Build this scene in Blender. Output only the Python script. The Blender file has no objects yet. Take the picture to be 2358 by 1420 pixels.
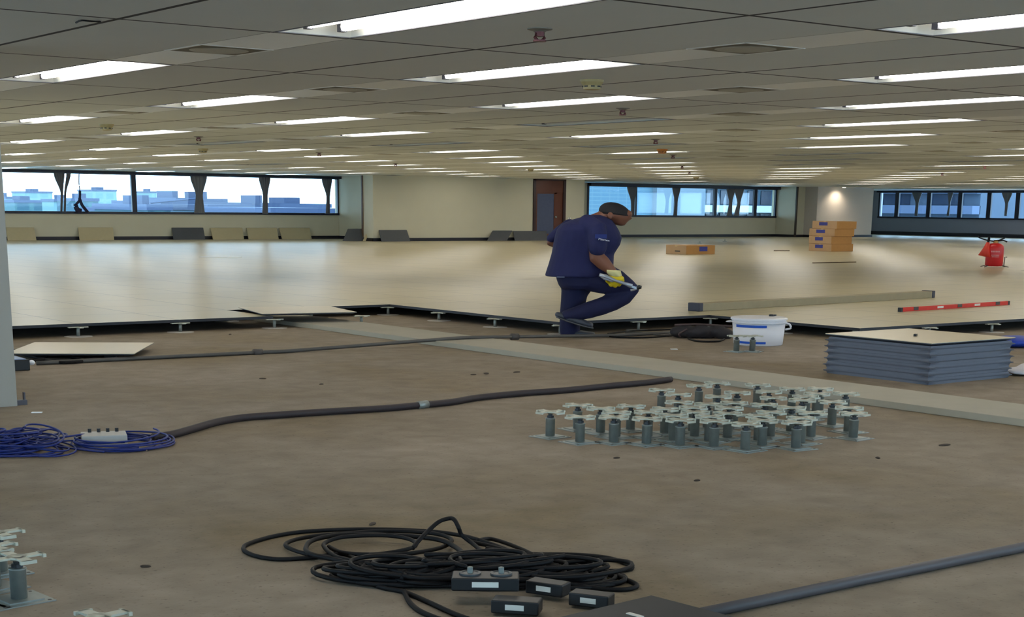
import bpy, math, random
from mathutils import Vector, Matrix
SC = bpy.context.scene; COL = SC.collection
random.seed(7)
# ---------------------------------------------------------------- camera
F, CX, CY = 3497.908, 1179.0, 1310.497            # focal length and principal point in pixels of the 2358x1420 frame
PITCH, ROLL, YAW = 0.234744, 0.010862, 0.650921
CAMZ, ZR, ZC = 1.6107, 0.155, 2.7607              # eye, raised floor, ceiling heights above the concrete
def cam_axes():
    f = Vector((math.sin(YAW), math.cos(YAW), 0)); r = Vector((math.cos(YAW), -math.sin(YAW), 0)); u = Vector((0, 0, 1))
    f2 = f*math.cos(PITCH) - u*math.sin(PITCH); u2 = u*math.cos(PITCH) + f*math.sin(PITCH)
    return r*math.cos(ROLL) + u2*math.sin(ROLL), u2*math.cos(ROLL) - r*math.sin(ROLL), f2
CR, CU, CF = cam_axes(); EYE = Vector((0, 0, CAMZ))
cam = bpy.data.objects.new('camera', bpy.data.cameras.new('camera')); COL.objects.link(cam)
cam.matrix_world = Matrix.Translation(EYE) @ Matrix((CR, CU, -CF)).transposed().to_4x4()
cam.data.sensor_width = 36; cam.data.lens = F/2358*36; cam.data.shift_y = (CY-710)/2358
cam.data.clip_start = .05; cam.data.clip_end = 3000
SC.camera = cam
# ---------------------------------------------------------------- world, exposure
w = bpy.data.worlds.new('sky'); SC.world = w; w.use_nodes = True
bg = w.node_tree.nodes['Background']; bg.inputs['Color'].default_value = (.49, .76, 1.0, 1); bg.inputs['Strength'].default_value = 5.0
SC.view_settings.view_transform = 'Standard'; SC.view_settings.look = 'None'
SC.view_settings.exposure = 0.68; SC.view_settings.gamma = 1.0; SC.view_settings.use_curve_mapping = False
SC.cycles.use_denoising = True; SC.cycles.use_light_tree = True
SC.cycles.max_bounces = 8; SC.cycles.diffuse_bounces = 5; SC.cycles.sample_clamp_indirect = 6
TUBE = 7.0                                        # tube emission
# ---------------------------------------------------------------- helpers
def at(px, py, z):                                # the point of height z that stands at a photo pixel
    d = CR*((px-CX)/F) - CU*((py-CY)/F) + CF
    return EYE + d*((z-CAMZ)/d.z)
def aty(px, py, Y):
    d = CR*((px-CX)/F) - CU*((py-CY)/F) + CF
    return EYE + d*(Y/d.y)
def atx(px, py, X):
    d = CR*((px-CX)/F) - CU*((py-CY)/F) + CF
    return EYE + d*(X/d.x)
def depth(P): return (Vector(P)-EYE).dot(CF)
MATS = {}
def mat(name, col, rough=.6, metal=0, emit=0, noise=None, spec=.5, bump=0, nscale=8.0, coat=0):
    if name in MATS: return MATS[name]
    m = bpy.data.materials.new(name); m.use_nodes = True; nt = m.node_tree; b = nt.nodes['Principled BSDF']
    c = tuple(((x/255)/12.92 if x/255 <= .04045 else ((x/255+.055)/1.055)**2.4) for x in col) + (1,)
    b.inputs['Base Color'].default_value = c; b.inputs['Roughness'].default_value = rough; b.inputs['Metallic'].default_value = metal
    b.inputs['Specular IOR Level'].default_value = spec; b.inputs['Coat Weight'].default_value = coat
    if emit:
        b.inputs['Emission Color'].default_value = c; b.inputs['Emission Strength'].default_value = emit
    if noise is None: noise = .12
    if noise or bump:
        tc = nt.nodes.new('ShaderNodeTexCoord'); n = nt.nodes.new('ShaderNodeTexNoise'); n.inputs['Scale'].default_value = nscale; n.inputs['Detail'].default_value = 4
        nt.links.new(tc.outputs['Object'], n.inputs['Vector'])
        if noise:
            mp = nt.nodes.new('ShaderNodeMapRange'); mp.inputs[3].default_value = 1-noise; mp.inputs[4].default_value = 1+noise
            mx = nt.nodes.new('ShaderNodeMix'); mx.data_type = 'RGBA'; mx.blend_type = 'MULTIPLY'; mx.inputs[0].default_value = 1
            nt.links.new(n.outputs['Fac'], mp.inputs[0]); mx.inputs[6].default_value = c
            nt.links.new(mp.outputs[0], mx.inputs[7]); nt.links.new(mx.outputs[2], b.inputs['Base Color'])
        if bump:
            bp = nt.nodes.new('ShaderNodeBump'); bp.inputs['Strength'].default_value = bump; bp.inputs['Distance'].default_value = .01
            nt.links.new(n.outputs['Fac'], bp.inputs['Height']); nt.links.new(bp.outputs[0], b.inputs['Normal'])
    MATS[name] = m; return m
def link(o, parent=None):
    COL.objects.link(o)
    if parent: o.parent = parent
    return o
class MB:
    def __init__(s): s.v = []; s.f = []; s.m = []
    def add(s, vs, fs, mi=0):
        k = len(s.v); s.v += [tuple(v) for v in vs]; s.f += [tuple(i+k for i in f) for f in fs]; s.m += [mi]*len(fs); return s
    def box(s, c, d, mi=0, rz=0, M=None):
        vs = []
        for z in (-.5, .5):
            for x, y in ((-.5, -.5), (.5, -.5), (.5, .5), (-.5, .5)):
                p = Vector((x*d[0], y*d[1], z*d[2]))
                if rz: p = Matrix.Rotation(rz, 3, 'Z') @ p
                if M is not None: p = M @ p
                vs.append(p+Vector(c))
        return s.add(vs, [(3,2,1,0),(4,5,6,7),(0,1,5,4),(1,2,6,5),(2,3,7,6),(3,0,4,7)], mi)
    def span(s, a, b, mi=0): return s.box([(a[i]+b[i])/2 for i in range(3)], [abs(b[i]-a[i]) for i in range(3)], mi)
    def rings(s, R, mi=0, cap=True, closed=False):
        n = len(R[0]); k = len(s.v)
        for r in R: s.v += [tuple(p) for p in r]
        m = len(R)
        for a in range(m if closed else m-1):
            b = (a+1) % m
            for i in range(n): s.f.append((k+a*n+i, k+a*n+(i+1) % n, k+b*n+(i+1) % n, k+b*n+i)); s.m.append(mi)
        if cap and not closed:
            s.f.append(tuple(k+i for i in range(n))[::-1]); s.f.append(tuple(k+(m-1)*n+i for i in range(n))); s.m += [mi, mi]
        return s
    def lathe(s, prof, c=(0,0,0), n=24, mi=0, sx=1, sy=1, cap=True):
        return s.rings([[(c[0]+r*sx*math.cos(2*math.pi*i/n), c[1]+r*sy*math.sin(2*math.pi*i/n), c[2]+z) for i in range(n)] for r, z in prof], mi, cap)
    def tube(s, P, r, n=8, mi=0, e2=None, up=(0,0,1)):   # r: number or list; e2: second half-axis (list or None)
        P = [Vector(p) for p in P]; R = []; up = Vector(up)
        for i, p in enumerate(P):
            t = (P[min(i+1, len(P)-1)] - P[max(i-1, 0)]).normalized()
            a = t.cross(up)
            if a.length < 1e-3: a = t.cross(Vector((0, 1, 0)))
            a.normalize(); b = a.cross(t).normalized()
            ra = r[i] if isinstance(r, (list, tuple)) else r
            rb = ra if e2 is None else (e2[i] if isinstance(e2, (list, tuple)) else e2)
            R.append([p + a*ra*math.cos(2*math.pi*k/n) + b*rb*math.sin(2*math.pi*k/n) for k in range(n)])
        return s.rings(R, mi)
    def ball(s, c, r, n=16, m=10, mi=0, M=None):
        R = []
        for j in range(m+1):
            t = -math.pi/2 + math.pi*j/m; q = max(math.cos(t), .02)
            ring = []
            for i in range(n):
                p = Vector((r[0]*q*math.cos(2*math.pi*i/n), r[1]*q*math.sin(2*math.pi*i/n), r[2]*math.sin(t)))
                if M is not None: p = M @ p
                ring.append(p+Vector(c))
            R.append(ring)
        return s.rings(R, mi)
    def prism(s, poly, z0, z1, mi=0):
        return s.rings([[(x, y, z0) for x, y in poly], [(x, y, z1) for x, y in poly]], mi)
    def build(s, name, mats, parent=None, loc=None, rz=0, smooth=False, bevel=0):
        me = bpy.data.meshes.new(name); me.from_pydata(s.v, [], s.f)
        for m in (mats if isinstance(mats, (list, tuple)) else [mats]): me.materials.append(m)
        me.polygons.foreach_set('material_index', s.m)
        if smooth: me.polygons.foreach_set('use_smooth', [True]*len(me.polygons))
        me.update(); o = link(bpy.data.objects.new(name, me), parent)
        if loc is not None: o.location = loc
        o.rotation_euler.z = rz
        if bevel:
            b = o.modifiers.new('bevel', 'BEVEL'); b.width = bevel; b.segments = 2; b.limit_method = 'ANGLE'
        return o
def structure(o): o['kind'] = 'structure'; return o
def thing(name, label, cat, loc=(0,0,0), rz=0, group=None):
    o = link(bpy.data.objects.new(name, None)); o.location = loc; o.rotation_euler.z = rz; o.empty_display_size = .1
    return tag(o, label, cat, group)
def tag(o, label, cat, group=None):
    o['label'] = label; o['category'] = cat
    if group: o['group'] = group
    return o
def dup(root, loc, rz=None, label=None, group=None, swap=None):
    r = root.copy(); COL.objects.link(r); r.location = loc
    if rz is not None: r.rotation_euler.z = rz
    if label: r['label'] = label
    if group: r['group'] = group
    for ch in list(root.children):
        c = ch.copy(); COL.objects.link(c); c.parent = r
        if swap and ch.name.split('.')[0] in swap: c.data = swap[ch.name.split('.')[0]]
        for g in list(ch.children):
            d = g.copy(); COL.objects.link(d); d.parent = c
    return r
def smoothpath(P, k=6):                            # Catmull-Rom through the points
    P = [Vector(p) for p in P]; out = []
    for i in range(len(P)-1):
        a, b, c, d = P[max(i-1, 0)], P[i], P[i+1], P[min(i+2, len(P)-1)]
        for j in range(k):
            t = j/k
            out.append(.5*((2*b) + (c-a)*t + (2*a-5*b+4*c-d)*t*t + (3*b-a-3*c+d)*t**3))
    return out+[P[-1]]
def remesh(o, vox, sm=4):
    m = o.modifiers.new('remesh', 'REMESH'); m.mode = 'VOXEL'; m.voxel_size = vox; m.use_smooth_shade = True
    if sm:
        q = o.modifiers.new('smooth', 'SMOOTH'); q.factor = .6; q.iterations = sm
    return o
# ---------------------------------------------------------------- materials
def concrete():
    m = mat('concrete', (150, 136, 112), .75, noise=0); nt = m.node_tree; b = nt.nodes['Principled BSDF']; L = nt.links.new
    tc = nt.nodes.new('ShaderNodeTexCoord')
    def noise(sc, det, dist=0):
        n = nt.nodes.new('ShaderNodeTexNoise'); n.inputs['Scale'].default_value = sc; n.inputs['Detail'].default_value = det; n.inputs['Distortion'].default_value = dist
        L(tc.outputs['Object'], n.inputs['Vector']); return n
    n1, n2, n3 = noise(.55, 5, .6), noise(4.5, 6, .3), noise(38, 4)
    r1 = nt.nodes.new('ShaderNodeValToRGB'); r1.color_ramp.elements[0].position = .3; r1.color_ramp.elements[1].position = .72
    r1.color_ramp.elements.new(.5).color = (.242, .194, .138, 1); r1.color_ramp.elements[0].color = (.205, .152, .082, 1); r1.color_ramp.elements[2].color = (.298, .244, .188, 1)
    L(n1.outputs['Fac'], r1.inputs[0])
    r2 = nt.nodes.new('ShaderNodeValToRGB'); r2.color_ramp.elements[0].position = .3; r2.color_ramp.elements[1].position = .75
    r2.color_ramp.elements[0].color = (.80, .77, .74, 1); r2.color_ramp.elements[1].color = (1.14, 1.12, 1.12, 1); L(n2.outputs['Fac'], r2.inputs[0])
    r3 = nt.nodes.new('ShaderNodeValToRGB'); r3.color_ramp.elements[0].position = .27; r3.color_ramp.elements[1].position = .4
    r3.color_ramp.elements[0].color = (.62, .58, .55, 1); r3.color_ramp.elements[1].color = (1, 1, 1, 1); L(n3.outputs['Fac'], r3.inputs[0])
    x = r1.outputs[0]
    for r in (r2, r3):
        mx = nt.nodes.new('ShaderNodeMix'); mx.data_type = 'RGBA'; mx.blend_type = 'MULTIPLY'; mx.inputs[0].default_value = 1
        L(x, mx.inputs[6]); L(r.outputs[0], mx.inputs[7]); x = mx.outputs[2]
    L(x, b.inputs['Base Color'])
    bp = nt.nodes.new('ShaderNodeBump'); bp.inputs['Strength'].default_value = .25; bp.inputs['Distance'].default_value = .01
    L(n3.outputs['Fac'], bp.inputs['Height']); L(bp.outputs[0], b.inputs['Normal'])
    return m
GX, GY, U = 11.156, 18.171, 1.35                  # raised-floor grid origin and panel size
def raised_mat():
    m = mat('cream_floor_panels', (192, 180, 149), .3, noise=0, spec=.36); nt = m.node_tree; b = nt.nodes['Principled BSDF']; L = nt.links.new
    g = nt.nodes.new('ShaderNodeNewGeometry'); sp = nt.nodes.new('ShaderNodeSeparateXYZ'); L(g.outputs['Position'], sp.inputs[0])
    def M(op, a, b_=None):
        n = nt.nodes.new('ShaderNodeMath'); n.operation = op
        for k, v in enumerate((a, b_)):
            if v is None: continue
            if isinstance(v, (int, float)): n.inputs[k].default_value = v
            else: L(v, n.inputs[k])
        return n.outputs[0]
    ed = None
    for ax, o0 in ((0, GX), (1, GY)):
        t = M('DIVIDE', M('SUBTRACT', sp.outputs[ax], o0-135.0), U); fr = M('FRACT', t)
        dd = M('MINIMUM', fr, M('SUBTRACT', 1.0, fr)); ed = dd if ed is None else M('MINIMUM', ed, dd)
    line = M('LESS_THAN', ed, .0055)
    n = nt.nodes.new('ShaderNodeTexNoise'); n.inputs['Scale'].default_value = .6; n.inputs['Detail'].default_value = 5; L(g.outputs['Position'], n.inputs['Vector'])
    wn = nt.nodes.new('ShaderNodeTexWhiteNoise'); sn = nt.nodes.new('ShaderNodeVectorMath'); sn.operation = 'SNAP'
    sb = nt.nodes.new('ShaderNodeVectorMath'); sb.operation = 'SUBTRACT'; sb.inputs[1].default_value = (GX-135.0, GY-135.0, 0); L(g.outputs['Position'], sb.inputs[0])
    sn.inputs[1].default_value = (U, U, 10); L(sb.outputs[0], sn.inputs[0]); L(sn.outputs[0], wn.inputs['Vector'])
    v = M('ADD', M('MULTIPLY', n.outputs['Fac'], .16), M('MULTIPLY', wn.outputs['Value'], .05)); v = M('ADD', v, .88)
    c1 = nt.nodes.new('ShaderNodeMix'); c1.data_type = 'RGBA'; c1.blend_type = 'MULTIPLY'; c1.inputs[0].default_value = 1
    c1.inputs[6].default_value = b.inputs['Base Color'].default_value; L(v, c1.inputs[7])
    c2 = nt.nodes.new('ShaderNodeMix'); c2.data_type = 'RGBA'; c2.inputs[7].default_value = (.06, .05, .04, 1); L(line, c2.inputs[0]); L(c1.outputs[2], c2.inputs[6])
    L(c2.outputs[2], b.inputs['Base Color'])
    r = M('ADD', M('MULTIPLY', n.outputs['Fac'], .04), .31); L(r, b.inputs['Roughness'])
    return m
CONC, RAISED = concrete(), raised_mat()
CREAM = mat('cream_laminate', (210, 194, 162), .35, noise=.05)
PANEL_GREY = mat('grey_panel_steel', (104, 108, 120), .5, metal=.3)
EDGE = mat('dark_edge', (34, 34, 42), .5)
CEIL = mat('ceiling_panel_paint', (218, 221, 218), .75, noise=.03, nscale=2)
STRIP = mat('ceiling_strip_gloss', (228, 232, 232), .35, noise=.02)
GROOVE = mat('ceiling_groove', (40, 39, 44), .7)
WALL = mat('wall_beige_paint', (206, 200, 176), .8, noise=.04, nscale=1.5)
WALLG = mat('wall_dark_grey', (136, 138, 152), .7, noise=.05, nscale=1.5)  # darker grey than the beige of the other walls
COLP = mat('column_paint', (166, 162, 152), .7, noise=.05, nscale=3)
BASEB = mat('baseboard_dark', (26, 26, 38), .5)
FRAME = mat('window_frame_dark', (24, 27, 48), .4)
WHITEM = mat('fixture_white', (235, 235, 228), .4, noise=.02)
TUBE_ON = mat('tube_on', (255, 251, 243), .5, emit=TUBE, noise=0)
TUBE_OFF = mat('tube_off', (200, 204, 210), .3, noise=0)
ZINC = mat('galvanised_steel', (146, 152, 148), .42, metal=.55, noise=.2, nscale=25)
ZINC2 = mat('cast_head', (196, 196, 180), .5, metal=.35, noise=.2, nscale=30)
BLACK = mat('black_rubber', (16, 13, 15), .6, spec=.25)
BLACKP = mat('black_plastic', (20, 20, 23), .45)
BROWNH = mat('hose_brown_black', (52, 42, 44), .6)
PIPE = mat('grey_conduit', (92, 88, 84), .5, metal=.3)
BLUEC = mat('blue_cable', (20, 38, 112), .45)
CARD = mat('cardboard', (176, 128, 72), .8, noise=.08)
CARDL = mat('cardboard_pale_side', (184, 150, 112), .8, noise=.08)  # paler tone, given only to the left face of each carton
PRINT = mat('blue_print', (52, 58, 140), .6)
WOOD = mat('brown_wood', (92, 48, 30), .45, noise=.2, nscale=3)
WOODD = mat('dark_wood', (50, 26, 26), .45, noise=.2)
NAVY = mat('navy_cloth', (23, 27, 74), .85, noise=.15, bump=.3, nscale=9)
NAVY2 = mat('navy_trouser_cloth', (20, 23, 62), .85, noise=.15, bump=.3, nscale=9)
SKIN = mat('skin', (122, 76, 56), .55, noise=.06)
HAIR = mat('short_hair', (28, 23, 24), .8, noise=.3, nscale=60)
CURT = mat('curtain_grey', (120, 122, 128), .9, noise=.08)
def glass_mat():
    m = bpy.data.materials.new('window_glass'); m.use_nodes = True; nt = m.node_tree; nt.nodes.clear()
    o = nt.nodes.new('ShaderNodeOutputMaterial'); t = nt.nodes.new('ShaderNodeBsdfTransparent'); t.inputs[0].default_value = (.93, .97, 1, 1)
    g = nt.nodes.new('ShaderNodeBsdfGlossy'); g.inputs['Roughness'].default_value = .03; x = nt.nodes.new('ShaderNodeMixShader')
    f = nt.nodes.new('ShaderNodeFresnel'); f.inputs[0].default_value = 1.3
    nt.links.new(f.outputs[0], x.inputs[0]); nt.links.new(t.outputs[0], x.inputs[1]); nt.links.new(g.outputs[0], x.inputs[2]); nt.links.new(x.outputs[0], o.inputs[0])
    return m
GLASS = glass_mat()
# ---------------------------------------------------------------- setting: slab, raised floor, ceiling, walls
X0, X1, Y0, Y1 = -8.0, 75.5, -5.0, 63.0
structure(MB().span((X0, Y0, -.3), (X1+.4, Y1+.4, 0)).build('floor', CONC))
def has_panel(i, j):                               # cell i..i+1 along X, j..j+1 towards the camera
    if j >= 4: return False
    if i < 1 and j >= 0: return False
    if i < 3 and j >= 2: return False
    if j == -1 and i in (-1, 0): return False
    if (i, j) == (17, -4): return False
    return True
imin, imax, jmin, jmax = -14, 47, -33, 6
mb = MB(); T = .034
for i in range(imin, imax+1):
    for j in range(jmin, jmax):
        if not has_panel(i, j): continue
        xa, xb, ya, yb = GX+i*U, GX+(i+1)*U, GY-(j+1)*U, GY-j*U
        k = len(mb.v); mb.v += [(xa,ya,ZR),(xb,ya,ZR),(xb,yb,ZR),(xa,yb,ZR),(xa,ya,ZR-T),(xb,ya,ZR-T),(xb,yb,ZR-T),(xa,yb,ZR-T)]
        mb.f += [(k,k+1,k+2,k+3), (k+7,k+6,k+5,k+4)]; mb.m += [0, 1]
        for (di, dj), q in {(-1,0):(3,7,4,0), (1,0):(1,5,6,2), (0,1):(0,4,5,1), (0,-1):(2,6,7,3)}.items():
            if not (imin <= i+di <= imax and jmin <= j+dj) or not has_panel(i+di, j+dj): mb.f.append(tuple(k+t for t in q)); mb.m.append(2)
structure(mb.build('floor_raised', [RAISED, PANEL_GREY, EDGE]))
# ceiling grid
BX, BY, BM = 1.3774, 6.9775, 2.8597
CW = (.39, .61); GW = .022/BM*1.0
def is_light(b, a): return (a+b) % 2 == 1
mb = MB()
def cq(xa, xb, ya, yb, mi, z=ZC): mb.add([(xa,ya,z),(xa,yb,z),(xb,yb,z),(xb,ya,z)], [(0,1,2,3)], mi)
bmin, bmax, amin, amax = -4, 25, -5, 19
for b in range(bmin, bmax+1):
    for a in range(amin, amax+1):
        x = BX+b*BM; y = BY+a*BM; g = .022
        for s0, s1, mi in ((0, CW[0], 0), (CW[0], CW[1], 1), (CW[1], 1, 0)):
            if mi == 1 and is_light(b, a): continue
            cq(x+s0*BM+(g if s0 == 0 else .004), x+s1*BM-(g if s1 == 1 else .004), y+g, y+BM-g, mi)
        cq(x-g, x+g, y-g, y+BM-g, 2)
        cq(x+g, x+BM-g, y-g, y+g, 2)
        for s in CW: cq(x+s*BM-.004, x+s*BM+.004, y+g, y+BM-g, 2)
structure(mb.build('ceiling', [CEIL, STRIP, GROOVE]))
structure(MB().span((X0, Y0, ZC+.16), (X1+.4, Y1+.4, ZC+.4)).build('ceiling_slab', mat('ceiling_slab_grey', (90,90,90), .9)))
# walls: pieces as boxes with window openings
def wall_y(name, Y, xa, xb, m, opens=(), t=.3, z0=0, z1=ZC):   # wall facing -y at Y
    mb = MB(); x = xa
    for (oa, ob, za, zb) in opens:
        mb.span((x, Y, z0), (oa, Y+t, z1)); mb.span((oa, Y, z0), (ob, Y+t, za)); mb.span((oa, Y, zb), (ob, Y+t, z1)); x = ob
    mb.span((x, Y, z0), (xb, Y+t, z1)); return structure(mb.build(name, m))
def wall_x(name, X, ya, yb, m, opens=(), t=.3, z0=0, z1=ZC, inward=1):
    mb = MB(); y = ya
    for (oa, ob, za, zb) in opens:
        mb.span((X, y, z0), (X+t, oa, z1)); mb.span((X, oa, z0), (X+t, ob, za)); mb.span((X, oa, zb), (X+t, ob, z1)); y = ob
    mb.span((X, y, z0), (X+t, yb, z1)); return structure(mb.build(name, m))
WZ0, WZ1 = 1.2, 2.68
wall_y('wall_north_left', 58.0, X0, 35.0, WALL, [(0.5, 34.6, WZ0, WZ1)])
structure(MB().prism([(33.58, 53.6), (41.85, 53.6), (41.85, 53.9), (34.9, 53.9), (34.9, 58.0), (34.6, 58.0), (34.6, 54.34), (33.58, 54.34)], 0, ZC).build('wall_return_left', WALL))
DX0, DX1 = 41.75, 43.55
wall_y('wall_north_middle', 53.6, DX1, 44.65, WALL)
structure(MB().span((44.35, 53.9, 0), (44.65, 58.3, ZC)).build('wall_return_middle', WALL))
wall_y('wall_north_right', 58.3, 44.35, 62.3, WALL, [(48.75, 61.95, WZ0, 2.66)])
structure(MB().prism([(61.98, 58.3), (61.98, 56.84), (62.6, 56.84), (62.6, 57.1), (62.28, 57.1), (62.28, 58.3)], 0, ZC).build('wall_return_right', WALL))
structure(MB().span((62.6, 55.96, 0), (67.05, 57.4, ZC)).build('wall_column_far', mat('column_far_paint', (196, 188, 178), .8, noise=.03)))
wall_y('wall_north_far', 63.0, 67.0, X1+.3, WALL)
structure(MB().span((66.75, 57.4, 0), (67.05, 63.0, ZC)).build('wall_return_far', WALL))
wall_x('wall_east', X1, 30.0, 63.0, WALLG, [(32.0, 62.5, WZ0, 2.7)])
wall_x('wall_east_near', X1, Y0, 30.0, WALL)
wall_x('wall_west', X0-.3, Y0, 58.3, WALL, [(-3.0, 56.0, WZ0, 2.68)])  # unseen window opening, added to bring daylight onto the near ceiling
wall_y('wall_south', Y0-.3, X0, X1, WALL, [(-6.0, 70.0, WZ0, 2.68)])  # opening out of view, likewise added to let daylight into the near hall
structure(MB().span((3.0, 12.14, 0), (4.215, 13.35, ZC)).build('wall_column_near', COLP))
# baseboards, skirting on the raised floor
def base(name, a, b): structure(MB().span(a, b).build(name, BASEB))
zb = ZR+.13
base('baseboard_north_left', (X0, 57.95, ZR), (34.6, 58.0, zb))
base('baseboard_middle', (33.53, 53.54, ZR), (41.75, 53.6, zb))
base('baseboard_return', (33.53, 53.54, ZR), (33.58, 54.34, zb)); base('baseboard_return_two', (34.55, 54.34, ZR), (34.6, 57.95, zb))
base('baseboard_middle_right', (43.55, 53.54, ZR), (44.7, 53.6, zb))
base('baseboard_north_right', (44.7, 58.25, ZR), (61.98, 58.3, zb))
base('baseboard_return_right', (61.93, 56.84, ZR), (61.98, 58.25, zb)); base('baseboard_jog', (61.93, 56.79, ZR), (62.6, 56.84, zb))
base('baseboard_column', (62.55, 55.9, ZR), (67.1, 55.96, zb)); base('baseboard_column_side', (62.55, 55.96, ZR), (62.6, 56.84, zb))
base('baseboard_east', (X1-.06, 30.0, ZR), (X1, 63.0, ZR+.2))
# concrete-covered duct running across the slab (x 10.2..11.0)
structure(MB().span((10.17, 1.0, 0), (10.98, 24.0, .058)).build('trim_1', [mat('duct_cover_concrete', (168, 162, 146), .8, noise=.1, nscale=3)], bevel=.004))
# windows
def window_y(n, Y, xa, xb, za, zb, mulls, top):
    root = structure(link(bpy.data.objects.new('window_%d' % n, None))); root.location = (0, 0, 0)
    m = MB(); m.span((xa-.06, Y-.04, zb-.02), (xb+.06, Y+.1, zb+.05)); m.span((xa-.06, Y-.06, za-.06), (xb+.06, Y+.1, za+.03))
    m.span((xa-.06, Y-.02, za), (xa+.06, Y+.1, zb)); m.span((xb-.06, Y-.02, za), (xb+.06, Y+.1, zb)); m.build('window_frame', FRAME, root)
    for x, w_ in mulls: MB().span((x-w_/2, Y+.0, za), (x+w_/2, Y+.12, zb)).build('mullion', FRAME, root)
    MB().span((xa-.06, Y-.28, zb-.0), (xb+.06, Y-.01, top)).build('blind_box', mat('blind_box_dark', (36, 40, 58), .5), root)
    MB().span((xa, Y+.14, za), (xb, Y+.15, zb)).build('pane', GLASS, root)
    return root
xm = lambda px, py, Y: aty(px, py, Y).x
window_y(1, 58.0, .5, 34.6, WZ0, WZ1-.03, [(xm(309, 445, 58), .2), (17.0, .16), (8.5, .2)], 2.745)
window_y(2, 58.3, 48.8, 61.95, WZ0, 2.6, [(xm(1648, 465, 58.3), .2), (xm(1740, 465, 58.3), .22), (xm(1465, 465, 58.3), .1), (xm(1557, 465, 58.3), .1)], 2.74)
def window_x(n, X, ya, yb, za, zb, mulls, top):
    root = structure(link(bpy.data.objects.new('window_%d' % n, None)))
    m = MB(); m.span((X-.04, ya-.06, zb-.02), (X+.1, yb+.06, zb+.05)); m.span((X-.06, ya-.06, za-.06), (X+.1, yb+.06, za+.03))
    m.span((X-.02, ya-.06, za), (X+.1, ya+.06, zb)); m.span((X-.02, yb-.06, za), (X+.1, yb+.06, zb)); m.build('window_frame', FRAME, root)
    for y in mulls: MB().span((X, y-.14, za), (X+.12, y+.14, zb)).build('mullion', FRAME, root)
    MB().span((X-.25, ya-.06, zb), (X-.01, yb+.06, top)).build('blind_box', MATS['blind_box_dark'], root)
    MB().span((X+.14, ya, za), (X+.15, yb, zb)).build('pane', GLASS, root)
window_x(3, X1, 32, 62.5, WZ0, 2.64, [atx(px, 468, X1).y for px in (2065, 2138, 2210, 2277, 2343)]+[50.2, 48.0, 45.8, 43.6, 41.4, 39, 36.5], 2.74)
# door
dr = structure(link(bpy.data.objects.new('door_1', None))); dr.location = (42.65, 53.6, ZR)
hz = ZC-ZR; hw = (DX1-DX0)/2
MB().span((-hw, -.06, 0), (-hw+.12, .1, hz)).span((hw-.14, -.06, 0), (hw, .1, hz)).span((-hw, -.06, hz-.06), (hw, .1, hz)).build('door_frame', WOODD, dr)
MB().span((-hw+.12, -.02, hz-.56), (hw-.14, .06, hz-.06)).build('transom_panel', WOOD, dr)
lf = MB().span((-hw+.12, 0, 0), (-hw+.24, .06, hz-.56)).span((-hw+.24, 0, 0), (hw-.45, .06, .28)).span((-hw+.24, 0, hz-.62), (hw-.45, .06, hz-.56)).span((hw-.62, 0, 0), (hw-.14, .06, hz-.56)).build('door_leaf', WOOD, dr)
MB().span((-hw+.24, .02, .28), (hw-.6, .04, hz-.62)).build('door_glass', mat('frosted_blue_glass', (74, 84, 112), .25, noise=.1), lf)
MB().ball((hw-.55, -.05, 1.0), (.05, .05, .05)).tube([(hw-.55, 0, 1.0), (hw-.55, -.05, 1.0)], .02).build('door_handle', ZINC, lf, smooth=True)
structure(MB().span((DX0-.0, 53.75, 0), (DX1, 53.9, ZC)).build('wall_behind_door', WALL))
p = aty(1310, 502, 53.6)
tag(MB().box((0, 0, 0), (.14, .03, .07)).box((0, -.018, 0), (.07, .012, .035), 1).build('light_switch', [WHITEM, BLACKP], loc=(p.x, 53.585, p.z)), 'small switch plate on the beige wall just right of the brown door', 'switch')
# pole between return and window corner
p = aty(841, 470, 54.3)
structure(MB().span((33.54, 54.34, ZR), (33.64, 54.44, ZC-.01)).build('trim_2', mat('brown_pole', (92, 66, 48), .6)))
structure(MB().span((61.9, 56.78, ZR), (62.0, 56.86, ZC-.01)).build('trim_3', mat('dark_seam', (70, 62, 56), .6)))
# ---------------------------------------------------------------- ceiling lights
def light_meshes():
    r = thing('ceiling_light', '', 'ceiling light')
    hx = (CW[1]-CW[0])*BM/2-.004; hy = BM/2-.024; H = .095
    m = MB()
    top = [(-hx+.06, -hy+.1), (hx-.06, -hy+.1), (hx-.06, hy-.1), (-hx+.06, hy-.1)]; bot = [(-hx, -hy), (hx, -hy), (hx, hy), (-hx, hy)]
    k = [(x, y, 0) for x, y in bot]+[(x, y, H) for x, y in top]+[(x*1.02, y*1.005, H+.02) for x, y in bot]
    m.add(k, [(0,1,5,4),(1,2,6,5),(2,3,7,6),(3,0,4,7),(4,5,6,7)])
    m.add(k, [(8,9,1,0),(9,10,2,1),(10,11,3,2),(11,8,0,3),(11,10,9,8)])
    for sx in (-1, 1):
        for sy in (-1, 1): m.box((sx*.135, sy*(hy-.17), .055), (.05, .05, .075), 1)
    m.build('housing', [WHITEM, mat('socket_dark', (50, 52, 62), .5)], r)
    f = MB()
    for sx in (-1, 1): f.span((sx*hx-.012*sx-.008, -hy, -.0015), (sx*hx-.012*sx+.008, hy, .004))
    for sy in (-1, 1): f.span((-hx, sy*hy-.012*sy-.008, -.0015), (hx, sy*hy-.012*sy+.008, .004))
    f.build('frame', mat('fixture_frame_dark', (84, 84, 92), .5), r)
    for sx in (-1, 1):
        MB().tube([(sx*.135, -hy+.2, .05), (sx*.135, hy-.2, .05)], .03, 10).build('tube', TUBE_ON, r, smooth=True)
    MB().box((0, 0, .082), (.1, 2*hy-.5, .022)).build('ballast_cover', mat('ballast_grey', (120, 130, 165), .5), r)
    return r
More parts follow.
